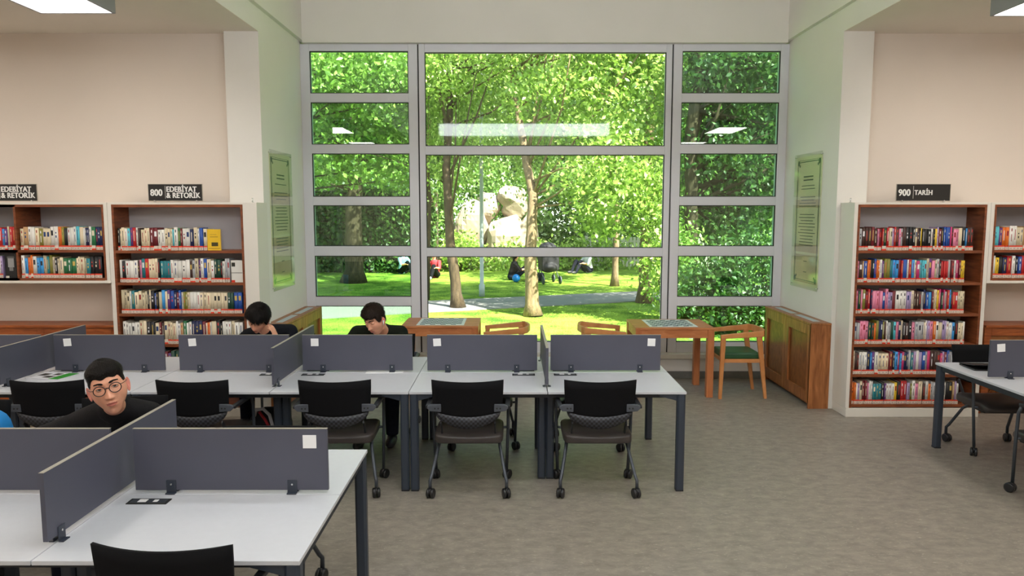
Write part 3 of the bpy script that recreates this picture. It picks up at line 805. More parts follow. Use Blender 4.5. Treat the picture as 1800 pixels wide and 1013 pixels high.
fill(a + .012, e - .01, .731, 'tall left bookcase', 'fourth shelf', dict(WL, white=24, cream=12), .20, .235)
fill(a + .012, e - .05, .428, 'tall left bookcase', 'fifth shelf', WL, .20, .235)
fill(-4.795, -3.985, 1.66, 'left wall bookcase', 'upper shelf', WL, .205, .23)
WC2 = dict(WL, orange=4, purple=4, green=3)
fill(-4.795, -3.985, 1.385, 'left wall bookcase', 'lower shelf', WC2, .19, .225)
fill(-5.20, -4.835, 1.66, 'left wall bookcase', 'upper left section', WL, .205, .23)
fill(-5.25, -4.965, 1.385, 'left wall bookcase', 'lower left section', WL, .205, .23)
a, e = spanR
fill(a + .008, e - .065, 1.655, 'history bookcase', 'top shelf', dict(WR, black=16, brown=16, maroon=8), .205, .23, .015, .033)
fill(a + .008, e - .13, 1.342, 'history bookcase', 'second shelf', WR, .205, .235, .015, .036)
fill(a + .008, e - .12, 1.035, 'history bookcase', 'third shelf', dict(WR, pink=9), .205, .245, .015, .036)
fill(a + .008, e - .10, .731, 'history bookcase', 'fourth shelf', dict(WR, white=12, cream=9), .205, .235, .015, .034)
fill(a + .008, e - .12, .428, 'history bookcase', 'fifth shelf', dict(WR, lilac=7), .205, .24, .015, .036)
fill(a + .008, e - .12, .125, 'history bookcase', 'bottom shelf', dict(WR, white=12), .20, .235, .015, .034)
fill(4.70, 5.35, 1.66, 'right wall bookcase', 'upper shelf', dict(WL, blue=7), .205, .24)
fill(4.69, 5.35, 1.385, 'right wall bookcase', 'lower shelf', dict(WR, yellow=6, teal=5), .20, .22)
# mesh of a book, spine towards -Y, origin at its bottom centre on the spine plane
def book_geo(b, mb, cols, org=(0, 0, 0)):
    w, h, d = b['th'] / 2, b['h'], b['d']; c = lin(PAL[b['col']])
    v = rnd.uniform(.85, 1.1); c = tuple(min(1, q * v) for q in c)
    dark = sum(c) < .9; ink = lin(rnd.choice([(226, 216, 190), (205, 175, 90), (235, 235, 235), (200, 60, 50)])) if dark else lin(rnd.choice([(30, 30, 34), (150, 30, 34), (34, 60, 110), (60, 60, 64)]))
    ox, oy, oz = org; th = b['tilt']
    def P(x, y, z): return (ox + x + z * math.sin(th), oy + y, oz + z * math.cos(th) - 0 * x)
    def q(x0, x1, y0, y1, z0, z1, col, mi=0):
        vs = [P(x, y, z) for z in (z0, z1) for y in (y0, y1) for x in (x0, x1)]
        mb.add(vs, [(0, 2, 3, 1), (4, 5, 7, 6), (0, 1, 5, 4), (2, 6, 7, 3), (0, 4, 6, 2), (1, 3, 7, 5)], mi); cols.extend([col] * 6)
    e = min(.0022, w * .2); r = w * .35
    # rounded spine
    pts = [(-w, r), (-w * .8, r * .35), (-w * .3, 0), (w * .3, 0), (w * .8, r * .35), (w, r)]
    vs = [P(x, y, 0) for x, y in pts] + [P(x, y, h) for x, y in pts] + [P(-w, r + e, 0), P(w, r + e, 0), P(-w, r + e, h), P(w, r + e, h)]
    fs = [(i, i + 1, 7 + i, 6 + i) for i in range(5)] + [(6, 7, 8, 9, 10, 11, 15, 14), (5, 4, 3, 2, 1, 0, 12, 13)]
    mb.add(vs, fs, 0, True); cols.extend([c] * 7)
    q(-w, -w + e, r, d, 0, h, c); q(w - e, w, r, d, 0, h, c)
    q(-w + e, w - e, r + e, d - .004, .003, h - .003, lin((214, 204, 180)))
    # title marks
    k = rnd.random()
    y0, y1 = -.0006, .0002
    if k < .25: q(-w * .18, w * .18, y0, y1, h * .42, h * .86, ink)
    elif k < .6: q(-w * .2, w * .1, y0, y1, h * .36, h * .66, ink); q(-w * .25, w * .25, y0, y1, h * .78, h * .9, ink)
    elif k < .75: q(-w * .55, w * .55, y0 + .0003, y1, h * .62, h * .84, ink)
    elif k < .85: q(-w * .3, w * .3, y0, y1, h * .70, h * .76, ink); q(-w * .3, w * .3, y0, y1, h * .52, h * .62, ink)
def label_geo(b, mb, org=(0, 0, 0)):
    w = b['th'] / 2; s = .0012; ox, oy, oz = org
    W = w * .97
    if b['flip']: mb.box(ox - W, ox + W, oy - s, oy + .0005, oz + .0145, oz + .044, 0); mb.box(ox - W, ox + W, oy - s * 1.2, oy + .0005, oz + .001, oz + .0144, 1)
    else: mb.box(ox - W, ox + W, oy - s, oy + .0005, oz + .002, oz + .030, 0); mb.box(ox - W, ox + W, oy - s * 1.2, oy + .0005, oz + .0301, oz + .043, 1)
    if not b['flip']: mb.box(ox - W * .5, ox + W * .5, oy - s * 1.5, oy, oz + .010, oz + .0125, 2); mb.box(ox - W * .5, ox + W * .5, oy - s * 1.5, oy, oz + .018, oz + .0205, 2)
order = sorted(range(len(books)), key=lambda i: -(books[i]['th'] * books[i]['h']) * (1 if books[i]['row'] != 'fifth shelf' or 'left' not in books[i]['case'] else .01) * (1 if not (books[i]['case'] == 'right wall bookcase' and books[i]['x'] > 5.05) else .01))
solo = set(order[:298])
rowsd = {}
for i, b in enumerate(books): rowsd.setdefault((b['case'], b['row']), []).append(i)
ordn = ['zero', 'first', 'second', 'third', 'fourth', 'fifth', 'sixth', 'seventh', 'eighth', 'ninth', 'tenth', 'eleventh', 'twelfth', 'thirteenth', 'fourteenth', 'fifteenth', 'sixteenth', 'seventeenth', 'eighteenth', 'nineteenth', 'twentieth']
def nth(n):
    if n <= 20: return ordn[n]
    return {2: 'twenty', 3: 'thirty', 4: 'forty', 5: 'fifty'}[n // 10] + ('-' + ordn[n % 10] if n % 10 else '') if n % 10 else {3: 'thirtieth', 4: 'fortieth', 5: 'fiftieth'}[n // 10]
sizes = lambda b: 'thick' if b['th'] > .031 else 'slim' if b['th'] < .020 else 'tall' if b['h'] > .225 else 'medium'
used = {}
lab = {}
for key, idx in rowsd.items():
    for n, i in enumerate(idx):
        b = books[i]; l = books[idx[n - 1]]['col'] if n else None; r = books[idx[n + 1]]['col'] if n + 1 < len(idx) else None
        if l and r: near = 'between %s and %s' % (l, r) if l != r else 'between two %s' % l
        elif r: near = 'beside %s at the left end' % r
        else: near = 'beside %s at the right end' % l
        lab[i] = '%s %s book %s, %s, %s' % (sizes(b), b['col'], near, b['row'], b['case'])
        used.setdefault(lab[i], []).append(i)
for k, v in used.items():
    if len(v) > 1:
        for i in v:
            b = books[i]; n = rowsd[(b['case'], b['row'])].index(i) + 1
            lab[i] = '%s %s book, %s from left, %s, %s' % (sizes(b), b['col'], nth(n), b['row'], b['case'])
for i in lab:
    if len(lab[i].split()) > 16: lab[i] = lab[i].split(' ', 1)[1]
def set_cols(o, cols):
    me = o.data; at = me.color_attributes.new('Col', 'FLOAT_COLOR', 'CORNER'); buf = []
    for p, c in zip(me.polygons, cols): buf += list(c) * 0 + [v for _ in range(p.loop_total) for v in (*c, 1.0)]
    at.data.foreach_set('color', buf)
rest = MB(); rcols = []; restl = MB()
def group_of(b): return 'books on the %s of the %s' % (b['row'], b['case'])
for i, b in enumerate(books):
    y = YF + .018 + b['off']
    if i in solo:
        mb = MB(); cols = []; book_geo(b, mb, cols)
        o = mb.build('book', 'book', loc=(b['x'], y, b['z'])); set_cols(o, cols)
        tag(o, lab[i], 'book', group_of(b))
        lb = MB(); label_geo(b, lb); lb.build('spine_label', ['label_white', 'label_red', 'arm_grey'], o)
    else:
        book_geo(b, rest, rcols, (b['x'], y, b['z'])); label_geo(b, restl, (b['x'], y, b['z']))
if rest.v:
    o = rest.build('narrow_books', 'book'); set_cols(o, rcols); tag(o, 'the remaining thin books standing between the wider ones on all shelves', 'books', None, 'stuff')
    restl.build('spine_label', ['label_white', 'label_red', 'arm_grey'], o)
# books shown by their cover
def cover_book(x, y, z, rz, w, h, t, col, label, marks, name='book'):
    o = MB(); cols = []; c = lin(col)
    def q(mb, x0, x1, y0, y1, z0, z1, cc): mb.box(x0, x1, y0, y1, z0, z1); cols.extend([cc] * 6)
    q(o, 0, w, 0, .002, 0, h, c); q(o, 0, w, t - .002, t, 0, h, c); q(o, 0, .003, .002, t - .002, 0, h, c); q(o, .003, w - .003, .002, t - .002, .003, h - .003, lin((220, 212, 190)))
    for (a0, a1, b0, b1, cc) in marks: q(o, w * a0, w * a1, -.0006, .0001, h * b0, h * b1, lin(cc))
    ob = o.build(name, 'book', loc=(x, y, z)); ob.rotation_euler = (0, 0, rz); set_cols(ob, cols); return tag(ob, label, 'book')
xe = max(books[i]['x'] + books[i]['th'] / 2 for i in rowsd[('tall left bookcase', 'top shelf')])
cover_book(xe + .004, YF + .03, 1.655, R(3), .125, .205, .022, (232, 188, 36), 'yellow book turned cover-forward at the right end of the top shelf, tall left bookcase', [(.3, .8, .2, .38, (70, 60, 20)), (.2, .8, .62, .66, (180, 140, 30)), (.2, .7, .74, .76, (180, 140, 30)), (.05, .95, .08, .1, (90, 80, 30))])
cover_book(-2.605 - .022 - .122, YF + .03, 1.342, R(2), .112, .215, .025, (222, 220, 212), 'white book turned cover-forward at the right end of the second shelf, tall left bookcase', [(.05, .35, .72, .9, (40, 40, 30)), (.0, .95, .42, .44, (40, 40, 40)), (.0, .3, .0, .1, (214, 60, 40))])
cover_book(-4.95, YF + .02, 1.385, R(2), .105, .235, .02, (22, 22, 24), 'black book with a pale grey oval on its cover, lower shelf, left edge', [(.25, .8, .45, .82, (150, 150, 150)), (.35, .7, .30, .45, (120, 120, 120)), (.2, .85, .82, .9, (90, 90, 90)), (0, .3, 0, .09, (225, 215, 205))])

# ================================================================= WALL PLAQUES
def plaque(x, face, y0, y1, z0, z1, label, bands):
    t = thing('wall_plaque', label, 'plaque', (x, (y0 + y1) / 2, z0), group='framed text plaques on the bay walls')
    hy = (y1 - y0) / 2; H = z1 - z0
    X = lambda a, c: sorted((face * a, face * c))
    MB().box(*X(.001, .006), -hy + .03, hy - .03, .03, H - .03).build('foil_sheet', 'foil', t)
    q = MB()
    for a, c in bands: q.box(*X(.006, .0065), -hy + .05, hy - .05, a * H, c * H)
    q.build('paper_band', 'tilebeige', t)
    k = MB(); w = .006; m = .075; zb, zt = .08, H - .08
    def outline(m, zb, zt, w):
        ya, yb = -hy + m, hy - m
        k.box(*X(.007, .0078), ya, ya + w, zb, zt); k.box(*X(.007, .0078), yb - w, yb, zb, zt); k.box(*X(.007, .0078), ya + w, yb - w, zb, zb + w); k.box(*X(.007, .0078), ya + w, yb - w, zt - w, zt)
    outline(.065, .07, H - .07, .004); outline(.08, .085, H - .085, .009)
    for sy in (-1, 1):
        for zz in (.1, H - .1):
            k.ell((face * .0074, sy * (hy - .095), zz), (.0005, .03, .03), 12, 6); k.ell((face * .0074, sy * (hy - .13), zz + (.03 if zz < .5 else -.03)), (.0005, .016, .016), 10, 6)
    k.build('ornament_border', 'board_dark', t)
    l = MB(); r2 = random.Random(int(abs(x) * 10))
    z = H * .76
    while z > H * .26:
        n = hy * r2.uniform(.45, .62); l.box(*X(.0082, .0086), -n, n, z, z + .008); z -= .034 if r2.random() < .85 else .09
    for zz in (.80, .825): l.box(*X(.0082, .0086), -hy * .35, hy * .35, H * zz, H * zz + .014)
    for zz in (.12, .20): l.box(*X(.0082, .0086), -hy * .12, hy * .12, H * zz, H * zz + .008)
    l.build('text_lines', 'arm_grey', t)
    MB().box(*X(.016, .020), -hy, hy, 0, H).build('acrylic_cover', 'acrylic', t, .001)
    p = MB()
    for yy in (-hy + .03, hy - .03):
        for zz in (.03, H - .03): p.tube([(0, yy, zz), (face * .024, yy, zz)], .007, 10)
    p.build('standoff_pin', 'steel', t)
plaque(XL, 1, 7.66, 8.42, 1.20, 2.67, 'tall shiny text plaque on the left wall of the window bay', [(.30, .38), (.62, .70), (.04, .2)])
plaque(XR, -1, 7.84, 8.60, 1.18, 2.67, 'tall shiny text plaque on the right wall of the window bay', [(.60, .66), (.27, .33), (.04, .25)])

# ================================================================= DESK ITEMS
T = .742
def flat(name, x, y, z, rz, w, d, h, m, label, cat, group=None, extra=None, bevel=0):
    o = MB().box(-w / 2, w / 2, -d / 2, d / 2, 0, h).build(name, m, loc=(x, y, z), bevel=bevel); o.rotation_euler = (0, 0, rz)
    return tag(o, label, cat, group)
mg = flat('magazine', -3.60, 5.69, T, R(-12), .30, .21, .012, 'white_cloth', 'open green and white magazine on the desk behind the left black chair', 'magazine')
q = MB()
q.box(.06, .15, -.105, .105, .012, .0125); q.build('cover_stripe', mat('magazine_green', srgb(50, 150, 40), .4), mg)
q = MB(); q.box(-.12, -.05, -.02, .06, .012, .0126); q.box(-.03, .04, -.07, -.01, .012, .0126); q.box(-.02, .04, .02, .08, .012, .0126); q.build('cover_picture', mat('magazine_dark', srgb(70, 66, 60), .5), mg)
flat('paper_sheet', -1.03, 5.93, T, R(3), .30, .21, .002, 'paper', 'white sheet of paper under the screen of the boy with the earbud', 'paper', bevel=0)
for i in range(3): flat('paper_sheet', -3.99 + .01 * i, 5.42 + .02 * i, T + .004 * i, R(8 - 7 * i), .30, .21, .0035, 'paper', ['white paper pad at the left edge, lowest of the stack', 'white paper pad at the left edge, middle of the stack', 'white paper pad at the left edge, topmost of the stack'][i], 'paper', 'stack of pads at the left edge')
t = thing('laptop', 'black laptop with a low closed lid on the desk at the right edge', 'laptop', (3.95, 6.02, T + .001), R(-4))
MB().box(-.18, .18, -.12, .12, 0, .012).build('keyboard_base', 'laptop', t, .003)
mt = Matrix.Translation((0, .12, .013)) @ Matrix.Rotation(R(-5), 4, 'X')
MB().box(-.18, .18, -.24, 0, 0, .007, mt=Matrix.Translation((0, .12, .013)) @ Matrix.Rotation(R(-7), 4, 'X')).build('screen_lid', 'laptop', t, .002)
# bags under / behind the desks
def pouch(name, loc, r, m, label, cat, rz=0, strap=None):
    b = MB(); n, k = 20, 12; vs = []; fs = []
    for i in range(k + 1):
        th = math.pi * i / k
        for j in range(n):
            ph = 2 * math.pi * j / n; se = lambda v, p: math.copysign(abs(v) ** p, v)
            vs.append((r[0] * se(math.sin(th), .6) * se(math.cos(ph), .6), r[1] * se(math.sin(th), .6) * se(math.sin(ph), .6), r[2] + r[2] * se(math.cos(th), .7)))
    for i in range(k):
        for j in range(n): a = i * n + j; c = i * n + (j + 1) % n; fs.append((a, a + n, c + n, c))
    b.add(vs, fs, 0, True); o = b.build(name, m, loc=loc); o.rotation_euler = (0, 0, rz)
    if strap:
        s = MB(); s.tube(strap[0], .012, 8); s.build('strap', strap[1], o)
    return tag(o, label, cat)
bg = pouch('backpack', (-2.02, 6.05, 0), (.17, .12, .2), 'bag', 'dark backpack with a red and white strap on the floor under the middle row', 'bag')
s = MB(); s.tube([(-.10, -.10, .36), (-.07, -.14, .42), (-.01, -.15, .43), (.04, -.15, .38), (.06, -.14, .28), (.07, -.13, .20)], .014, 8); s.build('carry_strap', 'white_cloth', bg)
s = MB(); s.tube([(-.05, -.13, .40), (-.0, -.145, .34), (.03, -.145, .28), (.05, -.14, .22)], .011, 8); s.build('zip_pull', 'red_cloth', bg)
# ================================================================= PEOPLE
def remesh(mb, name, m, parent=None, voxel=.006, smooth=4, loc=None):
    me = bpy.data.meshes.new(name); me.from_pydata(mb.v, [], mb.f); me.update()
    t = bpy.data.objects.new('tmp', me); COL.objects.link(t)
    r = t.modifiers.new('r', 'REMESH'); r.mode = 'VOXEL'; r.voxel_size = voxel
    s = t.modifiers.new('s', 'SMOOTH'); s.factor = .6; s.iterations = smooth
    dg = bpy.context.evaluated_depsgraph_get(); dg.update()
    me2 = bpy.data.meshes.new_from_object(t.evaluated_get(dg)); bpy.data.objects.remove(t, do_unlink=True)
    me2.name = name; me2.materials.clear(); me2.materials.append(M[m])
    me2.polygons.foreach_set('use_smooth', [True] * len(me2.polygons))
    o = bpy.data.objects.new(name, me2); COL.objects.link(o)
    if parent: o.parent = parent
    if loc: o.location = loc
    return o
def caps(mb, chain, n=18):
    """chain of (point, radius): overlapping tapered tube with rounded joints"""
    pts = [Vector(p) for p, r in chain]; rs = [r for p, r in chain]
    for i in range(len(pts) - 1): mb.tube([pts[i], pts[i + 1]], [rs[i], rs[i + 1]], n)
    for p, r in zip(pts, rs): mb.ell(p, r, n, 12)
def blob(mb, c, r, mt=None): mb.ell(c, r, 22, 16, mt=mt)
def sm(a, b, x): t = max(0, min(1, (x - a) / (b - a))); return t * t * (3 - 2 * t)
def gs(dx, dy, sx, sy): return math.exp(-(dx / sx) ** 2 - (dy / sy) ** 2)
NU, NV = 120, 100
def head_points(wide=1.0, jaw=1.0, nose=1.0):
    """face looks to -Y. returns grid of points; rows from crown to chin"""
    P = []
    for j in range(NV + 1):
        th = math.pi * (j / NV); row = []
        for i in range(NU):
            ph = 2 * math.pi * i / NU      # 0 = front
            x = .073 * wide * math.sin(th) * math.sin(ph); y = -.094 * math.sin(th) * math.cos(ph); z = .118 * math.cos(th)
            f = sm(.0, .06, -y)                # frontness
            # cranium fuller on top / back, jaw narrowing
            if z > 0: x *= 1 + .05 * sm(.02, .08, z) * (1 - sm(.09, .118, z)); y *= 1 + .06 * sm(0, .06, z)
            t = sm(.0, .115, -z)
            x *= 1 - .30 * jaw * t * t - .02 * t
            if y > 0: y *= 1 - .62 * sm(.0, .10, -z)
            else: y *= 1 - .10 * sm(.055, .115, -z); y += 0.0
            # flatten the face plane
            if y < 0: y = y * (1 - .06 * f)
            g = lambda cx, cz, sx, sz: gs(x - cx, z - cz, sx, sz) * f
            ax = abs(x); ga = lambda cx, cz, sx, sz: gs(ax - cx, z - cz, sx, sz) * f
            d = 0
            d -= .004 * ga(.022, .040, .022, .010)                 # brow
            d += .0105 * ga(.031, .018, .0165, .0125)                 # sockets
            d += .004 * ga(.012, .018, .007, .012)
            # nose
            if f > 0:
                k = sm(.034, -.028, z) if z > -.028 else 1 - sm(-.028, -.041, z)
                wN = .0062 + .0068 * sm(.015, -.028, z)
                d -= nose * (.006 + .0165 * k) * k * math.exp(-(x / wN) ** 2) * f if z > -.045 and z < .034 else 0
                d -= .006 * nose * ga(.0125, -.029, .0062, .0075)       # nostril wings
                d -= .0035 * ga(.046, -.008, .018, .018)               # cheekbones
                d += .004 * ga(.046, -.055, .014, .02)
                d -= .0065 * g(0, -.058, .026, .018)                    # muzzle
                d -= .0052 * g(0, -.0535, .0185, .0042)                 # upper lip
                d -= .0062 * g(0, -.0655, .0165, .0052)                 # lower lip
                d += .0042 * g(0, -.0592, .024, .0020)                  # mouth line
                d += .0040 * g(0, -.0765, .018, .0055)
                d += .0022 * g(0, -.045, .0035, .006)
                d -= .0085 * g(0, -.094, .018, .014)                    # chin
            row.append(Vector((x, y + d, z - .017 * sm(-.055, -.112, z) * f)))
        P.append(row)
    return P
def head_mesh(P, mt):
    vs = [mt @ p for row in P for p in row]; fs = []; mi = []
    for j in range(NV):
        for i in range(NU):
            a = j * NU + i; b = j * NU + (i + 1) % NU; fs.append((a, a + NU, b + NU, b))
            c = (P[j][i] + P[j + 1][(i + 1) % NU]) / 2
            lip = c.y < -.05 and (((c.z + .0592) / .0095) ** 2 + (c.x / .0225) ** 2 < 1) and abs(c.z + .0535 - .004) < .2
            mi.append(1 if lip else 0)
    return vs, fs, mi
def ear_geo(mb, s, mt, out=1.0):
    c = Vector((s * .067, .002, -.006)); rot = Matrix.Rotation(s * R(-26 * out), 3, 'Z') @ Matrix.Rotation(R(-8), 3, 'X')
    n, k = 20, 10; vs = []; fs = []
    for i in range(k + 1):
        t = i / k
        for j in range(n):
            a = 2 * math.pi * j / n
            ry, rz = .0175 * (1 + .18 * math.sin(a)), .033
            r = math.sin(math.pi * t) ** .5 if 0 < t < 1 else 0
            # t: from inner side (0) round the rim (.5) to the outer bowl (1)
            xx = -.005 + .014 * t - (.011 * (1 - r) if t > .5 else 0)
            v = Vector((s * (xx + .004), r * ry * math.cos(a), r * rz * math.sin(a) * (1 - .1 * math.cos(a))))
            vs.append(mt @ (c + rot @ (v + Vector((s * .004, .010, 0)))))
    for i in range(k):
        for j in range(n): a = i * n + j; b = i * n + (j + 1) % n; fs.append((a, b, b + n, a + n) if s > 0 else (a, a + n, b + n, b))
    mb.add(vs, fs, 0, True)
def rot_from(face, roll):
    f = Vector(face).normalized(); y = -f; up = Vector((0, 0, 1)); x = y.cross(up).normalized(); z = x.cross(y).normalized()
    m = Matrix((x, y, z)).transposed()
    return (m @ Matrix.Rotation(R(roll), 3, 'Y'))
def hair_geo(P, mt, line, thick, seed=1, strands=2600, slen=.02, sw=.0016, flow=(0, -1, .3), messy=.4, lump=.0):
    rr = random.Random(seed); mb = MB(); idx = {}; vs = []
    def az(p): return abs(math.degrees(math.atan2(p.x, -p.y)))
    def dep(p): return p.z - line(az(p), p)
    for j, row in enumerate(P):
        for i, p in enumerate(row):
            d = dep(p)
            if d > -.006:
                n = Vector((p.x / .073 ** 2, p.y / .094 ** 2, p.z / .118 ** 2)).normalized()
                t = thick(az(p), p) * sm(-.004, .016, d) - .003 * (1 - sm(-.006, 0, d))
                w = lump * (math.sin(p.x * 190 + p.y * 120 + seed) * math.sin(p.y * 170 - p.z * 90 + 2 * seed)) + .0006 * math.sin(p.x * 900 + p.y * 700)
                q = p + n * max(-.002, t + w * sm(0, .02, d)); idx[(j, i)] = len(vs); vs.append(q)
    fs = []
    for j in range(NV):
        for i in range(NU):
            k = [(j, i), (j + 1, i), (j + 1, (i + 1) % NU), (j, (i + 1) % NU)]
            if all(q in idx for q in k): fs.append(tuple(idx[q] for q in k))
    mb.add([mt @ v for v in vs], fs, 0, True)
    fl = Vector(flow); keys = list(idx)
    for _ in range(strands):
        j, i = rr.choice(keys); p = P[j][i]
        if dep(p) < .004: continue
        q = vs[idx[(j, i)]]; n = Vector((p.x / .073 ** 2, p.y / .094 ** 2, p.z / .118 ** 2)).normalized()
        L = slen * rr.uniform(.5, 1.1) * min(1, .25 + thick(az(p), p) / .014)
        f = fl + Vector((rr.uniform(-1, 1), rr.uniform(-1, 1), rr.uniform(-1, 1))) * messy
        if az(p) > 50: f = f * .3 + Vector((0, .3, -1))
        f = (f - n * f.dot(n)).normalized(); d1 = (f + n * .22).normalized(); sdv = f.cross(n).normalized() * sw
        a = q - n * .002; m1 = q + d1 * L * .5; e = q + d1 * L * .85 + f * L * .15 - n * L * .06
        mb.add([mt @ (a - sdv), mt @ (a + sdv), mt @ (m1 + sdv * .8), mt @ e, mt @ (m1 - sdv * .8)], [(0, 1, 2, 4), (4, 2, 3)], 0, True)
    return mb
def hand_geo(mb, wrist, palm_dir, palm_n, side, curl=.4, scale=1.0, spread=.12):
    """palm_dir: wrist to knuckles; palm_n: out of the palm; side: unit towards the thumb"""
    w = Vector(wrist); d = Vector(palm_dir).normalized(); n = Vector(palm_n); n = (n - d * n.dot(d)).normalized(); s = Vector(side); s = (s - d * s.dot(d) - n * s.dot(n)).normalized(); k = scale
    mt = Matrix((s, d, n)).transposed()
    blob(mb, w + d * .045 * k, (.041 * k, .050 * k, .014 * k), mt); blob(mb, w + d * .02 * k + s * .018 * k, (.020 * k, .030 * k, .014 * k), mt)
    for i, (off, L, r) in enumerate(((.030, .072, .0085), (.010, .080, .0088), (-.010, .074, .0084), (-.029, .058, .0074))):
        p = w + d * (.082 if i < 3 else .076) * k + s * off * k; a = 0; ch = [(p - d * .02 * k, r * k)]; u = (d + s * (off / .03) * spread).normalized()
        ch.append((p, r * k))
        for q, fr in enumerate((.44, .30, .26)):
            a += curl * (1.0 if q else .7); v = (u * math.cos(a) + n * math.sin(a)); p = p + v * L * fr * k; ch.append((p, r * k * (1 - .09 * (q + 1))))
        caps(mb, ch, 10)
    p = w + d * .012 * k + s * .022 * k; v = (s * .75 + d * .75 + n * .25).normalized(); ch = [(p, .013 * k)]
    for fr, r in ((.036, .0115), (.03, .0098), (.024, .0085)):
        p = p + v * fr * k; ch.append((p, r * k)); v = (v + d * .25 + n * .12).normalized()
    caps(mb, ch, 10)

def person(name_label, origin, head, face, roll, J, skin_parts, top_mat, bottom_mat, hair, seed, lids=0.0, glasses=False, hs=1.0, gaze=None, voxel=.006, sleeves='short', opened=None, hands=(), stand=None):
    """J: joints relative to origin. One continuous skin surface; clothing, hair and spectacles are children."""
    V = lambda k: Vector(J[k])
    hc = Vector(head); rot = rot_from(face, roll); mt = Matrix.Translation(hc) @ rot.to_4x4() @ Matrix.Scale(hs, 4)
    b = MB()
    nb = mt @ Vector((0, .034, -.075)); NK = V('neck')
    caps(b, [(mt @ Vector((0, .026, -.03)), .046), (nb, .046), (NK, .054)], 24)
    blob(b, V('chest'), (.15, .10, .15)); blob(b, V('belly'), (.13, .095, .13)); blob(b, V('pelvis'), (.15, .11, .10))
    caps(b, [(NK, .055), (V('chest'), .09)])
    for s in 'LR':
        caps(b, [(NK, .05), (V('sh' + s), .048), (V('el' + s), .038), (V('wr' + s), .026)])
        caps(b, [(V('pelvis'), .09), (V('hip' + s), .08), (V('kn' + s), .055), (V('an' + s), .038)])
    for hnd in hands: caps(b, [(V('wr' + hnd[0]), .026), (Vector(J['wr' + hnd[0]]) + Vector(hnd[1]).normalized() * .02, .024)]); hand_geo(b, J['wr' + hnd[0]], *hnd[1:])
    root = remesh(b, 'person', 'skin', None, voxel, 3, origin)
    # add the head to the same mesh
    P = head_points(*(opened or (1, 1, 1)))
    vs, fs, mi = head_mesh(P, mt); hm = MB(); hm.add(vs, fs, 0, True); hm.m = mi
    ears = MB(); ear_geo(ears, 1, mt); ear_geo(ears, -1, mt)
    me = root.data; nv0 = len(me.vertices)
    allv = [tuple(v.co) for v in me.vertices] + hm.v + ears.v
    allf = [tuple(p.vertices) for p in me.polygons] + [tuple(i + nv0 for i in f) for f in hm.f] + [tuple(i + nv0 + len(hm.v) for i in f) for f in ears.f]
    mis = [0] * len(me.polygons) + hm.m + [2] * len(ears.f)
    m2 = bpy.data.meshes.new('person'); m2.from_pydata(allv, [], allf)
    for m in ('skin', 'lips', 'skin_ear'): m2.materials.append(M[m])
    m2.polygons.foreach_set('material_index', mis); m2.polygons.foreach_set('use_smooth', [True] * len(allf)); m2.update(); root.data = m2
    tag(root, name_label, 'person')
    # eyes
    for s in (-1, 1):
        c = Vector((s * .0305, -.0685, .0165)); e = MB()
        e.ell(mt @ c, .0125, 20, 14)
        look = Vector((s * 0, -1, -.02 - .25 * lids)).normalized() if gaze is None else (rot.inverted() @ (Vector(gaze) - (Vector(origin) + hc))).normalized()
        def disk(r, dd, k, mi):
            u = Vector((1, 0, 0)); w = look.cross(u).normalized(); vs = [mt @ (c + look * dd)]
            for q in range(k): a = 2 * math.pi * q / k; vs.append(mt @ (c + look * (dd - r * r / (2 * .0125)) + (u * math.cos(a) + w * math.sin(a)) * r))
            e.add(vs, [(0, q + 1, (q + 1) % k + 1) for q in range(k)], mi, True)
        disk(.0062, .0129, 20, 1); disk(.0028, .0132, 14, 2)
        e.build('eye', ['eye_white', 'iris', 'gasket'], root)
        # lids
        l = MB()
        for up in (1, -1):
            vs = []; n = 16; k = 6
            for i in range(n + 1):
                a = -1 + 2 * i / n                   # across the eye
                opening = (.0052 * (1 - lids) * (1 - a * a) ** .7 if up > 0 else -.0042 * (1 - .3 * lids) * (1 - a * a) ** .7) - (.0015 + .003 * lids if up > 0 else .0008)
                for j in range(k + 1):
                    t = j / k; z = opening + (up * .0135 - opening) * t; x = a * .0150
                    rr = .0142; q = rr * rr - x * x * .55 - z * z; y = -math.sqrt(max(q, 1e-6)) + .0035 * t * t + .0030 * a * a
                    vs.append(mt @ (c + Vector((x, y, z + .0012 * (a * s)))))
            fs = []
            for i in range(n):
                for j in range(k): q = i * (k + 1) + j; f = (q, q + k + 1, q + k + 2, q + 1); fs.append(f if up > 0 else f[::-1])
            l.add(vs, fs, 0, True)
            if up > 0:
                l.tube([vs[i * (k + 1)] for i in range(n + 1)], .0008, 6, 1)
        l.build('eyelid', ['skin', 'hair'], root)
        br = MB(); vs = []; n = 14
        for i in range(n + 1):
            a = i / n; x = s * (.012 + .038 * a); z = .0385 + .006 * math.sin(a * 2.4) - .004 * a; h = .0058 * (1 - .6 * a) * (.5 + .5 * sm(0, .2, a))
            y = -.0885 + .9 * (x * x) / .115 * 1.15 * 1.0 
            j = min(range(NV), key=lambda q: abs(P[q][0].z - z)); i2 = min([q for q in range(NU)], key=lambda q: abs(P[j][q].x - x) + (1 if P[j][q].y > 0 else 0)); y = P[j][i2].y - .0012
            vs += [mt @ Vector((x, y, z - h)), mt @ Vector((x, y - .0018, z)), mt @ Vector((x, y, z + h))]
        br.add(vs, [(i * 3 + q, i * 3 + q + 1, i * 3 + q + 4, i * 3 + q + 3) for i in range(n) for q in (0, 1)] , 0, True)
        br.build('eyebrow', 'hair', root)
    hg = hair_geo(P, mt, seed=seed, **hair['geo']); hg.build('hair', hair['mat'], root)
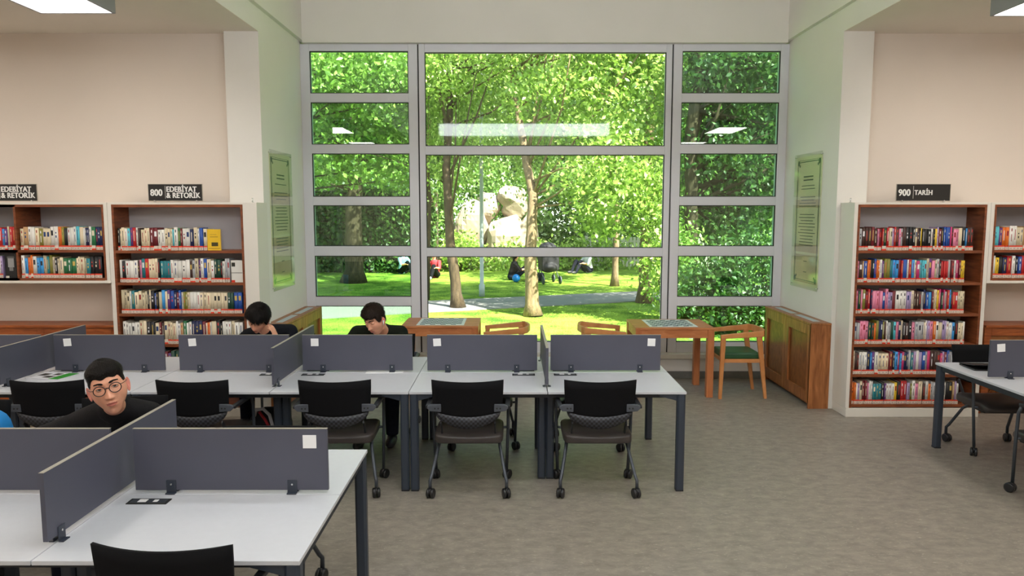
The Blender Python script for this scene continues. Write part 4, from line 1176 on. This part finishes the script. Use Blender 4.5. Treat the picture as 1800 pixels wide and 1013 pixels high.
    if glasses:
        g = MB(); yy = -.0945
        for s in (-1, 1):
            ring = [mt @ Vector((s * .032 + .0235 * math.cos(a), yy + .006 * abs(math.cos(a) * s * .5 + .5) * (1 if s * math.cos(a) > 0 else 0), .012 + .0215 * math.sin(a))) for a in [2 * math.pi * q / 32 for q in range(33)]]
            g.tube(ring, .0022, 8, cap=False)
            g.tube([mt @ Vector(p) for p in ((s * .0545, yy + .004, .020), (s * .066, yy + .016, .020), (s * .0775, -.03, .017), (s * .078, .012, .014))], .0016, 8)
        g.tube([mt @ Vector(p) for p in ((-.0095, yy, .016), (0, yy - .0012, .0185), (.0095, yy, .016))], .0024, 8)
        gl = g.build('spectacles', 'frame_dark', root)
        for s in (-1, 1):
            q = MB(); vs = [mt @ Vector((s * .032, yy, .012))] + [mt @ Vector((s * .032 + .0228 * math.cos(a), yy + .0012, .012 + .0208 * math.sin(a))) for a in [2 * math.pi * w / 32 for w in range(32)]]
            q.add(vs, [(0, w + 1, (w + 1) % 32 + 1) for w in range(32)]); q.build('lens', 'lens', gl)
    # clothing
    c = MB(); e = .016
    blob(c, V('chest'), (.17, .125, .17)); blob(c, V('belly'), (.155, .12, .15)); blob(c, V('pelvis'), (.165, .125, .11))
    up = NK + (nb - NK).normalized() * .005
    caps(c, [(NK - (nb - NK).normalized() * .02, .066), (V('chest'), .11)], 24)
    c.tube([NK - (nb - NK).normalized() * .03, NK + (nb - NK).normalized() * .022], [.085, .063], 28)
    for s in 'LR':
        w_ = V('wr' + s); el = V('el' + s); sh = V('sh' + s)
        caps(c, [(NK - (nb - NK).normalized() * .02, .062), ((NK + sh) / 2 + Vector((0, 0, -.002)), .066), (sh, .068)])
        if sleeves == 'long': caps(c, [(sh, .066), (el, .056)]); c.tube([el, w_], [.056, .038], 20)
        else: c.tube([sh, sh + (el - sh) * .85], [.067, .060], 22)
        caps(c, [(sh, .06), (V('chest'), .13)])
    remesh(c, 'jacket' if sleeves == 'long' else 'shirt', top_mat, root, .008, 5)
    c = MB(); blob(c, V('pelvis') + Vector((0, 0, -.02)), (.17, .13, .10))
    for s in 'LR':
        caps(c, [(V('pelvis'), .10), (V('hip' + s), .095), (V('kn' + s), .070)]); c.tube([V('kn' + s), V('an' + s) + Vector((0, 0, .0))], [.068, .055], 20)
    remesh(c, 'trousers', bottom_mat, root, .009, 4)
    for s in 'LR':
        a = V('an' + s); f = Vector(J.get('toe', (0, -1, 0))).normalized(); m3 = Matrix((Vector((f.y, -f.x, 0)), f, Vector((0, 0, 1)))).transposed()
        q = MB(); q.ell(a + f * .06 + Vector((0, 0, -a.z + .042)), (.046, .135, .042), 18, 10, mt=m3); q.ell(a + Vector((0, 0, -a.z * .4)), (.045, .05, .055), 14, 10)
        remesh(q, 'shoe', 'shoe', root, .008, 2)
    return root, mt
def seated(dx=0, lean=.25, sh_z=.94, sh_y=-.15, hw=.17, nz=.98, ny=-.17, knees=-.42, elL=None, elR=None, wrL=None, wrR=None, px=0, shift=0):
    """origin on the floor under the pelvis, person faces -Y. L = viewer's right (+x)"""
    return dict(pelvis=(px, .02, .555), belly=(px * .6 + shift * .4, -.0 + sh_y * .3, .69), chest=(shift, sh_y * .8, .84), neck=(shift, ny, nz),
        shL=(shift + hw, sh_y, sh_z), shR=(shift - hw, sh_y, sh_z), elL=elL, elR=elR, wrL=wrL, wrR=wrR,
        hipL=(px + .09, -.03, .54), hipR=(px - .09, -.03, .54), knL=(px + .14, knees, .535), knR=(px - .15, knees - .01, .535), anL=(px + .13, knees + .02, .09), anR=(px - .14, knees - .04, .09))
def fringe_line(front, temple, back):
    def f(az, p):
        if az < 42: return front + .004 * math.sin(p.x * 120)
        if az < 62: return front + (temple - front) * sm(42, 62, az)
        if az < 82: return temple
        if az < 112: return temple + (.034 - temple) * sm(82, 88, az) * (1 - sm(104, 112, az)) + (back - temple) * sm(104, 125, az)
        return temple + (back - temple) * sm(104, 125, az)
    return f
# boy in glasses, foreground row
O = Vector((-2.20, 4.15, 0))
J = seated(elL=(.36, -.40, .805), elR=(-.40, -.36, .80), wrL=(.20, -.63, .785), wrR=(-.17, -.62, .785))
J.update(neck=(.160, -.435, 1.035), chest=(.06, -.25, .84), belly=(.02, -.10, .68), shL=(.255, -.27, .95), shR=(-.125, -.27, .90))
hp = Vector((-2.003, 3.60, 1.160)) - O
person('boy in round dark-rimmed glasses and a black jacket looking up at the camera', O, hp, (.46, -.87, .015), -12, J, None, 'jacket', 'jeans',
    dict(mat='hair', geo=dict(line=fringe_line(.060, .022, -.045), thick=lambda az, p: .003 + .0165 * sm(.045, .085, p.z), strands=3200, slen=.013, sw=.0013, flow=(.1, -1, -.2), messy=.35, lump=.0008)),
    3, lids=-.1, glasses=True, hs=1.10, gaze=(0, 0, 2.03), sleeves='long', opened=(1.02, .95, 1.1), hands=[('L', (-.9, -.4, -.05), (0, 0, -1), (0, -1, 0), .2), ('R', (.9, -.4, -.05), (0, 0, -1), (0, -1, 0), .2)])
# boy leaning on his hand
O = Vector((-2.15, 6.72, 0))
J = seated(elL=(.27, -.36, .80), elR=(-.33, -.38, .80), wrL=(.165, -.555, .955), wrR=(-.07, -.60, .785))
J.update(neck=(0, -.34, 1.0), chest=(0, -.2, .84), belly=(0, -.08, .68), shL=(.185, -.25, .975), shR=(-.175, -.25, .94))
hp = Vector((-2.150, 6.20, 1.125)) - O
person('boy in a dark top bending over the desk with his cheek resting on one hand', O, hp, (-.05, -.82, -.56), 14, J, None, 'shirt', 'jeans',
    dict(mat='hair', geo=dict(line=fringe_line(.046, .005, -.05), thick=lambda az, p: .012 + .018 * sm(.0, .07, p.z), strands=4200, slen=.036, sw=.0017, flow=(.25, -1, .1), messy=.45, lump=.002)),
    5, lids=.85, hs=1.04, hands=[('L', (-.30, -.05, .95), (-.9, .1, -.2), (-.2, .95, 0), .35), ('R', (.8, -.6, -.05), (0, 0, -1), (0, -1, 0), .35)])
# boy with the earbud
O = Vector((-1.18, 6.72, 0))
J = seated(elL=(.255, -.40, .80), elR=(-.29, -.38, .80), wrL=(.10, -.62, .785), wrR=(-.10, -.60, .785))
J.update(neck=(.05, -.34, .995), chest=(.01, -.2, .84), belly=(0, -.08, .68), shL=(.195, -.26, .965), shR=(-.185, -.26, .965))
hp = Vector((-1.150, 6.15, 1.122)) - O
r, mt = person('boy in a dark olive T-shirt with a white earbud looking down at his desk', O, hp, (-.42, -.80, -.42), -4, J, None, 'shirt_olive', 'jeans',
    dict(mat='hair_brown', geo=dict(line=fringe_line(.056, .006, -.04), thick=lambda az, p: .007 + .026 * sm(.02, .09, p.z), strands=4600, slen=.026, sw=.0017, flow=(.2, -.9, .5), messy=.9, lump=.004)),
    9, lids=.8, hs=1.02, hands=[('L', (-.85, -.5, -.05), (0, 0, -1), (0, -1, 0), .35), ('R', (.85, -.5, -.05), (0, 0, -1), (0, -1, 0), .35)])
b = MB(); b.ell(mt @ Vector((.088, -.004, -.004)), .008, 12, 8); b.tube([mt @ Vector((.089, -.006, -.006)), mt @ Vector((.086, -.018, -.034))], [.0045, .0035], 10)
tag(b.build('earbud', 'earbud', loc=O), 'white wireless earbud in the ear of the boy in the olive T-shirt', 'earbud')
pouch('backpack', (-3.15, 4.26, .472), (.17, .12, .198), 'blue_plastic', 'bright blue backpack on a chair at the left edge of the picture', 'bag')

# ================================================================= OUTSIDE
G = -.15
struct('ground', MB().box(-70, 70, 9.25, 90, G - .3, G), 'grass')
pp = MB(); poly = [(-30, 9.9), (-12, 12.9), (-4.3, 14.75), (-1.9, 15.9), (3.1, 17.9), (9, 20.5), (30, 29), (30, 31.6), (9, 22.6), (3.45, 20.1), (-2.1, 17.9), (-4.6, 17.0), (-12, 15.2), (-30, 12)]
pp.prism(poly, G - .05, G + .02); struct('path', pp, 'path')
# leaves: numpy mesh
def leaves_obj(name, pts, size, m, parent, rs, droop=0, jit=.35):
    n = len(pts); size = size * rs.uniform(.65, 1.25, (n, 1))
    d = rs.normal(size=(n, 3)); d[:, 2] -= droop; d /= np.linalg.norm(d, axis=1, keepdims=True)
    u = np.cross(d, rs.normal(size=(n, 3))); u /= np.linalg.norm(u, axis=1, keepdims=True)
    nn = np.cross(d, u)
    a = pts - d * size * .5; c = pts + d * size * .5; mid = pts + nn * size * .10
    b = mid + u * size * .30; e = mid - u * size * .30
    V = np.stack([a, b, c, e], 1).reshape(-1, 3).astype(np.float32)
    me = bpy.data.meshes.new(name); me.vertices.add(4 * n); me.vertices.foreach_set('co', V.ravel())
    me.loops.add(6 * n); me.polygons.add(2 * n)
    base = np.arange(n)[:, None] * 4; tri = np.concatenate([base + [0, 1, 2], base + [0, 2, 3]], 1).ravel()
    me.loops.foreach_set('vertex_index', tri.astype(np.int32)); me.polygons.foreach_set('loop_start', (np.arange(2 * n) * 3).astype(np.int32))
    me.update(calc_edges=True); me.validate()
    at = me.attributes.new('tint', 'FLOAT', 'POINT'); tv = np.repeat(np.clip(rs.normal(.5, .22, n), 0, 1), 4).astype(np.float32); at.data.foreach_set('value', tv)
    me.materials.append(M[m]); o = bpy.data.objects.new(name, me); COL.objects.link(o); o.parent = parent; return o
def crown_pts(rs, ells, n, clusters, spread):
    out = []; cs = []
    vol = [e[1][0] * e[1][1] * e[1][2] for e in ells]; tot = sum(vol)
    for (c, r), v in zip(ells, vol):
        k = max(3, int(clusters * v / tot)); q = rs.normal(size=(k, 3)); q /= np.linalg.norm(q, axis=1, keepdims=True); q *= rs.uniform(.35, 1, (k, 1)) ** .5
        cc = np.array(c) + q * np.array(r); cs.append(cc)
    cs = np.concatenate(cs); per = max(1, n // len(cs))
    p = np.repeat(cs, per, 0) + rs.normal(size=(len(cs) * per, 3)) * np.array(spread)
    return cs, p
def tree(label, x, y, trunk, ells, n, size, leafm, bark='bark', clusters=150, spread=(.28, .28, .16), seed=0, group=None, branches=14, cat='tree', name='tree', droop=.3):
    """trunk: list of ((dx,dy,z),radius)"""
    rs = np.random.RandomState(seed); t = thing(name, label, cat, (x, y, G), group=group)
    ells = [((c[0] - x, c[1] - y, c[2] - G), r) for c, r in ells]
    cs, p = crown_pts(rs, ells, n, clusters, spread)
    b = MB(); pts = [(*q[0][:2], q[0][2]) for q in trunk]; rr = [q[1] for q in trunk]
    fine = [pts[0]]; fr = [rr[0] * 1.5]
    for i in range(len(pts) - 1):
        for k in range(1, 6):
            f = k / 5; w = .10 * rr[i]
            fine.append(tuple(pts[i][a] * (1 - f) + pts[i + 1][a] * f + (rs.uniform(-w, w) if a < 2 else 0) for a in range(3))); fr.append(rr[i] * (1 - f) + rr[i + 1] * f)
    b.tube(fine, fr, 12); b.build('trunk', bark, t)
    br = MB(); top = [q for q in fine if q[2] > fine[-1][2] * .35]
    for c in cs[rs.permutation(len(cs))[:branches]]:
        s = top[rs.randint(len(top))]; s = min(top, key=lambda q: abs(q[2] - (c[2] - .7))) if rs.rand() < .7 else s
        m_ = [(s[i] + c[i]) / 2 + rs.uniform(-.15, .15) for i in range(3)]; r0 = fr[-1] * .55
        br.tube([s, m_, tuple(c)], [r0, r0 * .6, r0 * .2], 6)
    br.build('branches', bark, t)
    leaves_obj('foliage', p, size, leafm, t, rs, droop)
    return t
def bush(label, ells, n, size, leafm, seed, clusters=120, spread=(.2, .2, .15), name='shrub', cat='shrub', group=None):
    rs = np.random.RandomState(seed); c0 = ells[0][0]; t = thing(name, label, cat, (c0[0], c0[1], G), group=group)
    e2 = [((c[0] - c0[0], c[1] - c0[1], c[2] - G), r) for c, r in ells]
    cs, p = crown_pts(rs, e2, n, clusters, spread); p[:, 2] = np.abs(p[:, 2])
    b = MB()
    for c in cs[:26]: b.tube([(c[0] * .3, c[1] * .3, 0), (c[0] * .7, c[1] * .7, c[2] * .5), tuple(c)], [.02, .014, .006], 6)
    b.build('stems', 'bark_dark', t); leaves_obj('foliage', p, size, leafm, t, rs, .1); return t
# the tree trunks seen through the window
tree('tree with a straight pale trunk standing just beyond the window centre, near the path', .44, 15.4, [((0, 0, 0), .15), ((-.05, .1, 1.3), .125), ((.0, .3, 2.5), .10), ((-.25, 1.0, 4.0), .08), ((-.6, 1.8, 6.2), .055)],
    [((2.3, 15.6, 4.6), (1.3, .9, 1.5)), ((2.0, 15.2, 2.55), (1.15, .8, 1.1)), ((2.6, 16, 6.4), (1.8, 1.2, 1.0)), ((.4, 14.6, 5.9), (1.0, .8, .6)), ((.6, 15.2, 4.3), (.7, .6, .5))], 21000, .125, 'leaf_lime', clusters=300, spread=(.22, .22, .16), seed=1, branches=26)
tree('slim leaning tree with a weeping crown left of the window centre', -1.23, 16.7, [((0, 0, 0), .13), ((-.18, .1, 1.6), .105), ((-.25, .2, 3.2), .09), ((-.1, .3, 5.4), .06)],
    [((-.9, 16.6, 5.3), (1.6, 1.0, .9))], 6000, .10, 'leaf_lime', 'bark_dark', clusters=80, seed=2, branches=18)
def willow(label, x, y, seed):
    rs = np.random.RandomState(seed); t = thing('weeping_willow', label, 'tree', (x, y, G))
    b = MB(); b.tube([(0, 0, 0), (.1, 0, 2.5), (.0, .1, 5), (.2, .2, 7.6)], [.2, .17, .13, .08], 12); b.build('trunk', 'bark_dark', t)
    pts = []; s = MB()
    for k in range(760):
        a = rs.uniform(0, 2 * math.pi); r = 1.95 * math.sqrt(rs.uniform(.02, 1)); top = 7.4 - .5 * r * r * .5 + rs.uniform(-1.6, .2); L = rs.uniform(1.2, 3.6) * (.55 + .45 * r / 1.95)
        sx, sy = 1.2 + r * math.cos(a) * 1.15, r * math.sin(a) * .8; drift = rs.uniform(-.12, .12, 2); m = int(L / .045)
        if k < 90: s.tube([(sx * .2, sy * .2, top + .2), (sx, sy, top), (sx + drift[0], sy + drift[1], top - L)], [.02, .01, .003], 5)
        f = np.linspace(0, 1, m)[:, None]
        pts.append(np.concatenate([sx + drift[0] * f, sy + drift[1] * f, top - L * f], 1) + rs.normal(size=(m, 3)) * .045)
    s.build('hanging_twigs', 'bark', t); leaves_obj('foliage', np.concatenate(pts), .085, 'leaf_lime', t, rs, 1.6); return t
willow('weeping willow with bright hanging strands filling the upper middle of the window', -2.25, 18.3, 3)
tree('slim trunk on the right of the lawn behind the path', 3.02, 21.7, [((0, 0, 0), .10), ((.05, 0, 2), .08), ((0, .1, 5), .05)], [((3.3, 22, 5.5), (1.6, 1.4, 2.2))], 6000, .15, 'leaf_mid', seed=4, clusters=100)
tree('ivy-wrapped trunk beside the right edge of the middle window', 3.20, 17.7, [((0, 0, 0), .16), ((.0, 0, 2.2), .13), ((.1, .1, 6), .09)], [((3.3, 17.9, 6), (1.5, 1.3, 1.4)), ((3.2, 17.5, 2.6), (.45, .4, 1.0))], 7000, .12, 'leaf_lime', seed=5, clusters=120)
tree('stout tree with a thick trunk on the lawn in the left window', -4.9, 22.8, [((0, 0, 0), .30), ((.05, 0, 2), .25), ((.1, 0, 4), .22), ((-.2, .2, 7.5), .14)],
    [((-5.4, 22.6, 5.6), (2.6, 2.0, 1.5)), ((-4.2, 23, 7.6), (2.8, 2, 1.8)), ((-4.9, 22.2, 3.6), (2.2, 1.4, .8))], 16000, .17, 'leaf_mid', 'bark_dark', clusters=260, spread=(.35, .35, .16), seed=6, branches=30)
tree('leafy tree close to the building filling the top of the left window', -4.3, 16.0, [((-2.4, 0, 0), .18), ((-2.2, 0, 3), .14), ((-.4, .4, 5), .08)], [((-3.4, 16.4, 4.9), (1.5, 1.1, .9)), ((-3.3, 17.0, 3.3), (1.3, .9, .7))], 12000, .13, 'leaf_lime', 'bark_dark', clusters=110, seed=7, branches=22)
tree('dark-trunked tree with a forked stem in the right window', 3.55, 14.6, [((0, 0, 0), .15), ((.0, .1, 2), .135), ((-.05, .1, 3.6), .12), ((.25, .2, 6.4), .09)],
    [((4.9, 14.9, 4.9), (1.6, 1.0, 1.0)), ((5.0, 15, 3.2), (1.5, .9, .9)), ((4.4, 15.4, 2.0), (.9, .8, .6))], 17000, .12, 'leaf_dark', 'bark_dark', clusters=220, seed=8, branches=34)
tree('thin grey trunk at the far right of the right window', 5.75, 15.6, [((0, 0, 0), .10), ((.1, 0, 3), .08), ((0, 0, 6), .06)], [((6.2, 16.5, 5.6), (1.6, 1.3, 1.6))], 6000, .12, 'leaf_mid', 'bark_dark', clusters=120, seed=9)
bush('tall leafy shrub at the right end of the middle window', [((3.15, 14.4, .9), (.45, .5, .95)), ((2.9, 14.9, 2.0), (.45, .5, .5))], 4200, .10, 'leaf_lime', 11)
bush('dark leafy shrub filling the lower right window', [((4.3, 13.4, .7), (.95, .6, .95)), ((3.6, 13.2, .5), (.7, .5, .7))], 7500, .10, 'leaf_dark', 12, 180)  # leaf colour darkened to stand in for the tinted pane
bush('dark leafy shrub at the far right of the right window', [((5.9, 14.0, .8), (.9, .7, 1.0))], 5000, .10, 'leaf_dark', 13, 130)
bush('sunny shrub growing in front of the rocks', [((-1.9, 27.2, .6), (.7, .5, .7))], 1500, .14, 'leaf_lime', 14, 50)
bush('yellow-green shrub row along the back of the lawn', [((.2, 27.6, .3), (2.0, .5, .6)), ((3.0, 27.8, .4), (1.6, .5, .6))], 5000, .15, 'leaf_lime', 15, 120)
# ivy covered hedge wall on the left
h = thing('ivy_hedge', 'dark ivy hedge behind the lawn in the left window', 'hedge', (-6.0, 26.6, G))
MB().box(-6, 3.3, .1, .6, 0, 2.9).build('hedge_core', 'bark_dark', h)
rs = np.random.RandomState(21); p = np.stack([rs.uniform(-6, 3.3, 16000), rs.normal(0, .16, 16000), rs.uniform(0, 3.1, 16000)], 1); leaves_obj('foliage', p, .19, 'leaf_dark', h, rs, .3)
# trees behind
bk = [(-11, 31, 5.5, 3.6), (-7, 34, 6.5, 3.8), (-3.2, 33, 6.6, 3.2), (.8, 35.5, 6.6, 3.6), (4.6, 32.5, 6.2, 3.0), (8, 31, 5.6, 3.2), (11.5, 29, 5.5, 3.2), (14.5, 34, 6, 3.8), (7.2, 24.5, 5.0, 2.4), (-9, 25, 6.4, 2.6)]
names = ['far tree at the left end of the park behind the ivy hedge', 'far tree rising above the ivy hedge', 'far tree above the left shoulder of the rocks', 'far tree directly above the rock pile', 'far tree right of the rock pile, above the pale fence', 'far tree seen between the middle and right windows',
    'far tree at the right in the park', 'farthest tree on the right side of the park', 'broad tree beyond the dark shrubs of the right window', 'tall tree at the left edge of the left window']
for i, (x, y, zc, r) in enumerate(bk):
    tree(names[i], x, y, [((0, 0, 0), .24), ((.1, 0, 3), .2), ((0, .1, zc + 1), .12)], [((x, y, zc), (r, r * .7, 3.4)), ((x + .6, y - .8, zc - 2.5), (r * .8, r * .5, 1.6)), ((x - .4, y, zc + 4), (r * .8, r * .6, 2.4))],
        17000, .25, ['leaf_mid', 'leaf_lime', 'leaf_mid'][i % 3], 'bark_dark', clusters=230, spread=(.45, .4, .24), seed=30 + i, group='trees at the back of the park', branches=16)
# rocks
def rock(x, y, z, r, seed, label, rot=0):
    rs = np.random.RandomState(seed); b = MB(); n, k = 28, 18; vs = []; fs = []
    pl = [(v / np.linalg.norm(v), rs.uniform(.60, .86)) for v in rs.normal(size=(13, 3))]
    for i in range(k + 1):
        t = math.pi * i / k
        for j in range(n):
            a = 2 * math.pi * j / n; d = np.array([math.sin(t) * math.cos(a), math.sin(t) * math.sin(a), math.cos(t)]); s = 1.0
            for q, h_ in pl:
                c = d @ q
                if c > 0: s = min(s, h_ / max(c, .01))
            s *= 1 + .02 * math.sin(9 * d[0] + seed) * math.sin(8 * d[2])
            vs.append((d[0] * s * r[0], d[1] * s * r[1], d[2] * s * r[2]))
    for i in range(k):
        for j in range(n): a = i * n + j; c = i * n + (j + 1) % n; fs.append((a, a + n, c + n, c))
    b.add(vs, fs, 0, False); o = b.build('boulder', 'rock', loc=(x, y, z)); o.rotation_euler = (0, 0, rot); tag(o, label, 'rock', 'boulders of the rock garden')
rk = [(-1.55, 28.6, 1.35, (.62, .5, .9), 'tall rounded boulder at the left of the rock pile'), (-.35, 28.4, .9, (.75, .6, 1.05), 'large slanted boulder in the middle of the rock pile'),
    (.55, 28.6, .75, (.72, .6, .95), 'broad pale boulder at the right of the rock pile'), (.1, 28.8, 2.15, (.45, .4, .55), 'brownish boulder standing on the middle of the rock pile'), (.05, 28.7, 2.62, (.5, .42, .38), 'white boulder topping the rock pile'),
    (-.95, 28.9, 2.1, (.45, .4, .6), 'grey boulder behind the tall rounded one'), (-2.3, 28.2, .3, (.6, .5, .55), 'low boulder at the left foot of the rock pile'), (1.3, 28.8, .3, (.55, .5, .6), 'low boulder at the right foot of the rock pile'), (-1.1, 28.0, .15, (.6, .4, .4), 'flat boulder in front of the rock pile')]
for i, (x, y, z, r, l) in enumerate(rk): rock(x, y, z, tuple(q * 1.28 for q in r), 50 + i, l, i * .7)
# pole, fence, building
po = thing('lamp_post', 'thin pale lamp post on the lawn in front of the rocks', 'lamp post', (-.78, 19.05, G))
MB().tube([(0, 0, 0), (0, 0, .3), (0, 0, .32), (0, 0, 5.2)], [.075, .075, .05, .045], 14).build('post', 'pole', po)
MB().tube([(0, 0, 5.2), (0, 0, 5.25), (0, 0, 5.6), (0, 0, 5.65)], [.05, .16, .14, .03], 14).build('lantern', 'white_cloth', po)
f = thing('garden_fence', 'pale slatted fence at the back of the lawn right of the rocks', 'fence', (7.3, 28.8, G))
b = MB()
for i in range(62): b.box(-4.4 + i * .14, -4.4 + i * .14 + .095, 0, .03, .05, 1.2)
b.build('slats', 'fence', f); b = MB(); b.box(-4.4, 4.3, .03, .07, .25, .33); b.box(-4.4, 4.3, .03, .07, 1.0, 1.08); b.build('rail', 'fence', f)
for x in (-4.4, -1.5, 1.4, 4.3): MB().box(x - .05, x + .05, .07, .17, 0, 1.25).build('post', 'fence', f)
bd = thing('tower_building', 'pale tower building showing through gaps at the top of the window', 'building', (0, 62, G))
MB().box(-9, 16, 0, 10, 0, 26).build('wall', 'render_pale', bd)
for x in (-7.6, -4.6, -1.4, 2.0, 5.2, 8.6, 12):
    for z in (6, 9.2, 12.4, 15.6, 18.8): w = MB().box(x, x + 1.5, -.06, .02, z, z + 1.9).build('window', 'win_dark', bd)
b = MB()
for i in range(30): b.box(-2.2, 6.6, -.35, -.2, 8.2 + i * .34, 8.2 + i * .34 + .18)
b.build('louvre_screen', 'louvre', bd)
# people and things on the lawn
def sitter(x, y, rz, label, top, legs, hairm, lie=False, seed=0):
    b = MB(); o = (x, y, G)
    if not lie:
        sk = [((0, .05, .12), .13), ((0, 0, .34), .12), ((0, -.03, .52), .10), ((0, -.05, .62), .05), ((0, -.07, .74), .085)]
        caps(b, sk)
        J = dict(sh=[(.17, -.03, .54), (.25, -.2, .34), (.2, -.42, .38)], leg=[(.1, -.05, .12), (.15, -.42, .42), (.13, -.62, .05)])
    else:
        sk = [((0, .1, .12), .12), ((-.0, .32, .22), .12), ((0, .48, .34), .10), ((0, .55, .44), .05), ((0, .58, .55), .085)]
        caps(b, sk); J = dict(sh=[(.16, .46, .34), (.22, .62, .18), (.2, .7, .04)], leg=[(.09, 0, .11), (.13, -.45, .16), (.12, -.9, .06)])
    for s in (-1, 1):
        for k, r in (('sh', (.045, .036, .028)), ('leg', (.08, .06, .045))): caps(b, [((s * p[0], p[1], p[2]), q) for p, q in zip(J[k], r)])
        p = J['sh'][-1]; q0 = Vector((s * p[0], p[1], p[2]))
        for w in range(5): caps(b, [(q0, .018), (q0 + Vector((s * (.012 * (w - 2)), -.09 + .012 * abs(w - 2), -.02)), .009)], 8)
    root = remesh(b, 'person', 'skin', None, .014, 3, o); root.rotation_euler = (0, 0, rz); tag(root, label, 'person')
    c = MB(); caps(c, [(p, r + .015) for p, r in sk[:3]])
    for s in (-1, 1): caps(c, [((s * p[0], p[1], p[2]), q) for p, q in zip(J['sh'][:2], (.065, .052))])
    remesh(c, 'shirt', top, root, .016, 3)
    c = MB(); c.ell(sk[0][0], (.17, .15, .12))
    for s in (-1, 1): caps(c, [((s * p[0], p[1], p[2]), q) for p, q in zip(J['leg'], (.10, .075, .05))])
    remesh(c, 'trousers', legs, root, .016, 3)
    hp_ = Vector(sk[-1][0]); c = MB(); c.ell(hp_ + Vector((0, .02, .02)), (.10, .10, .10)); c.ell(hp_ + Vector((0, .06, -.1)), (.08, .05, .13)); remesh(c, 'hair', hairm, root, .014, 2)
    for s in (-1, 1):
        p = J['leg'][-1]; MB().ell((s * p[0], p[1] - .07, .05), (.045, .12, .05)).build('shoe', 'white_cloth' if top == 'red_cloth' else 'shoe', root)
sitter(-2.55, 24.4, R(-18), 'person in a red top and black trousers sitting on the grass', 'red_cloth', 'shirt', 'hair_brown')
sitter(.05, 23.6, R(95), 'person in black sitting on the grass beside the blue ball', 'shirt', 'jeans', 'hair')
sitter(-3.85, 26.0, R(50), 'person in pale blue sitting on the grass at the edge of the left window', 'pale_blue_cloth', 'shirt', 'hair')
sitter(2.72, 26.4, R(-60), 'person in a white shirt sitting on the grass right of the pushchair', 'white_cloth', 'jeans', 'hair')
tag(MB().ell((0, 0, 0), .125, 20, 14).build('ball', 'blue_ball', loc=(.13, 22.9, G + .125)), 'bright blue ball on the lawn left of the near trunk', 'ball')
st = thing('stroller', 'black pushchair parked on the lawn behind the near trunk', 'stroller', (1.12, 22.6, G), R(15))
b = MB(); b.box(-.27, .27, -.22, .24, .42, .85); b.ell((0, .0, .5), (.28, .34, .18)); b.ell((0, .08, 1.02), (.30, .28, .24)); b.box(-.28, .28, -.12, .28, .7, 1.08); remesh(b, 'seat_hood', 'bag', st, .02, 3)
b = MB()
for s in (-1, 1): b.tube([(s * .24, -.32, .12), (s * .24, .1, .5), (s * .24, .36, 1.05)], .015, 8); b.tube([(s * .24, .34, .12), (s * .24, 0, .55)], .015, 8)
b.tube([(-.24, .36, 1.05), (.24, .36, 1.05)], .018, 8); b.build('frame', 'arm_grey', st)
for sx in (-1, 1):
    for y in (-.32, .34): MB().tube([(sx * .25, y, .12), (sx * .29, y, .12)], .12, 18).build('wheel', 'arm_grey', st)
tag(MB().box(-.3, .3, -.18, .18, 0, .25).build('basket_bag', 'bag', loc=(.72, 23.4, G), bevel=.05), 'dark bag on the grass between the near trunk and the pushchair', 'bag')

bush('dense dark shrubbery behind the rock pile', [((-1.5, 30.6, 1.6), (2.6, .8, 2.0)), ((2.2, 30.8, 1.8), (2.6, .8, 2.2)), ((6.2, 30.8, 1.6), (2.4, .8, 2.2))], 30000, .2, 'leaf_mid', 61, 420, spread=(.35, .3, .25))
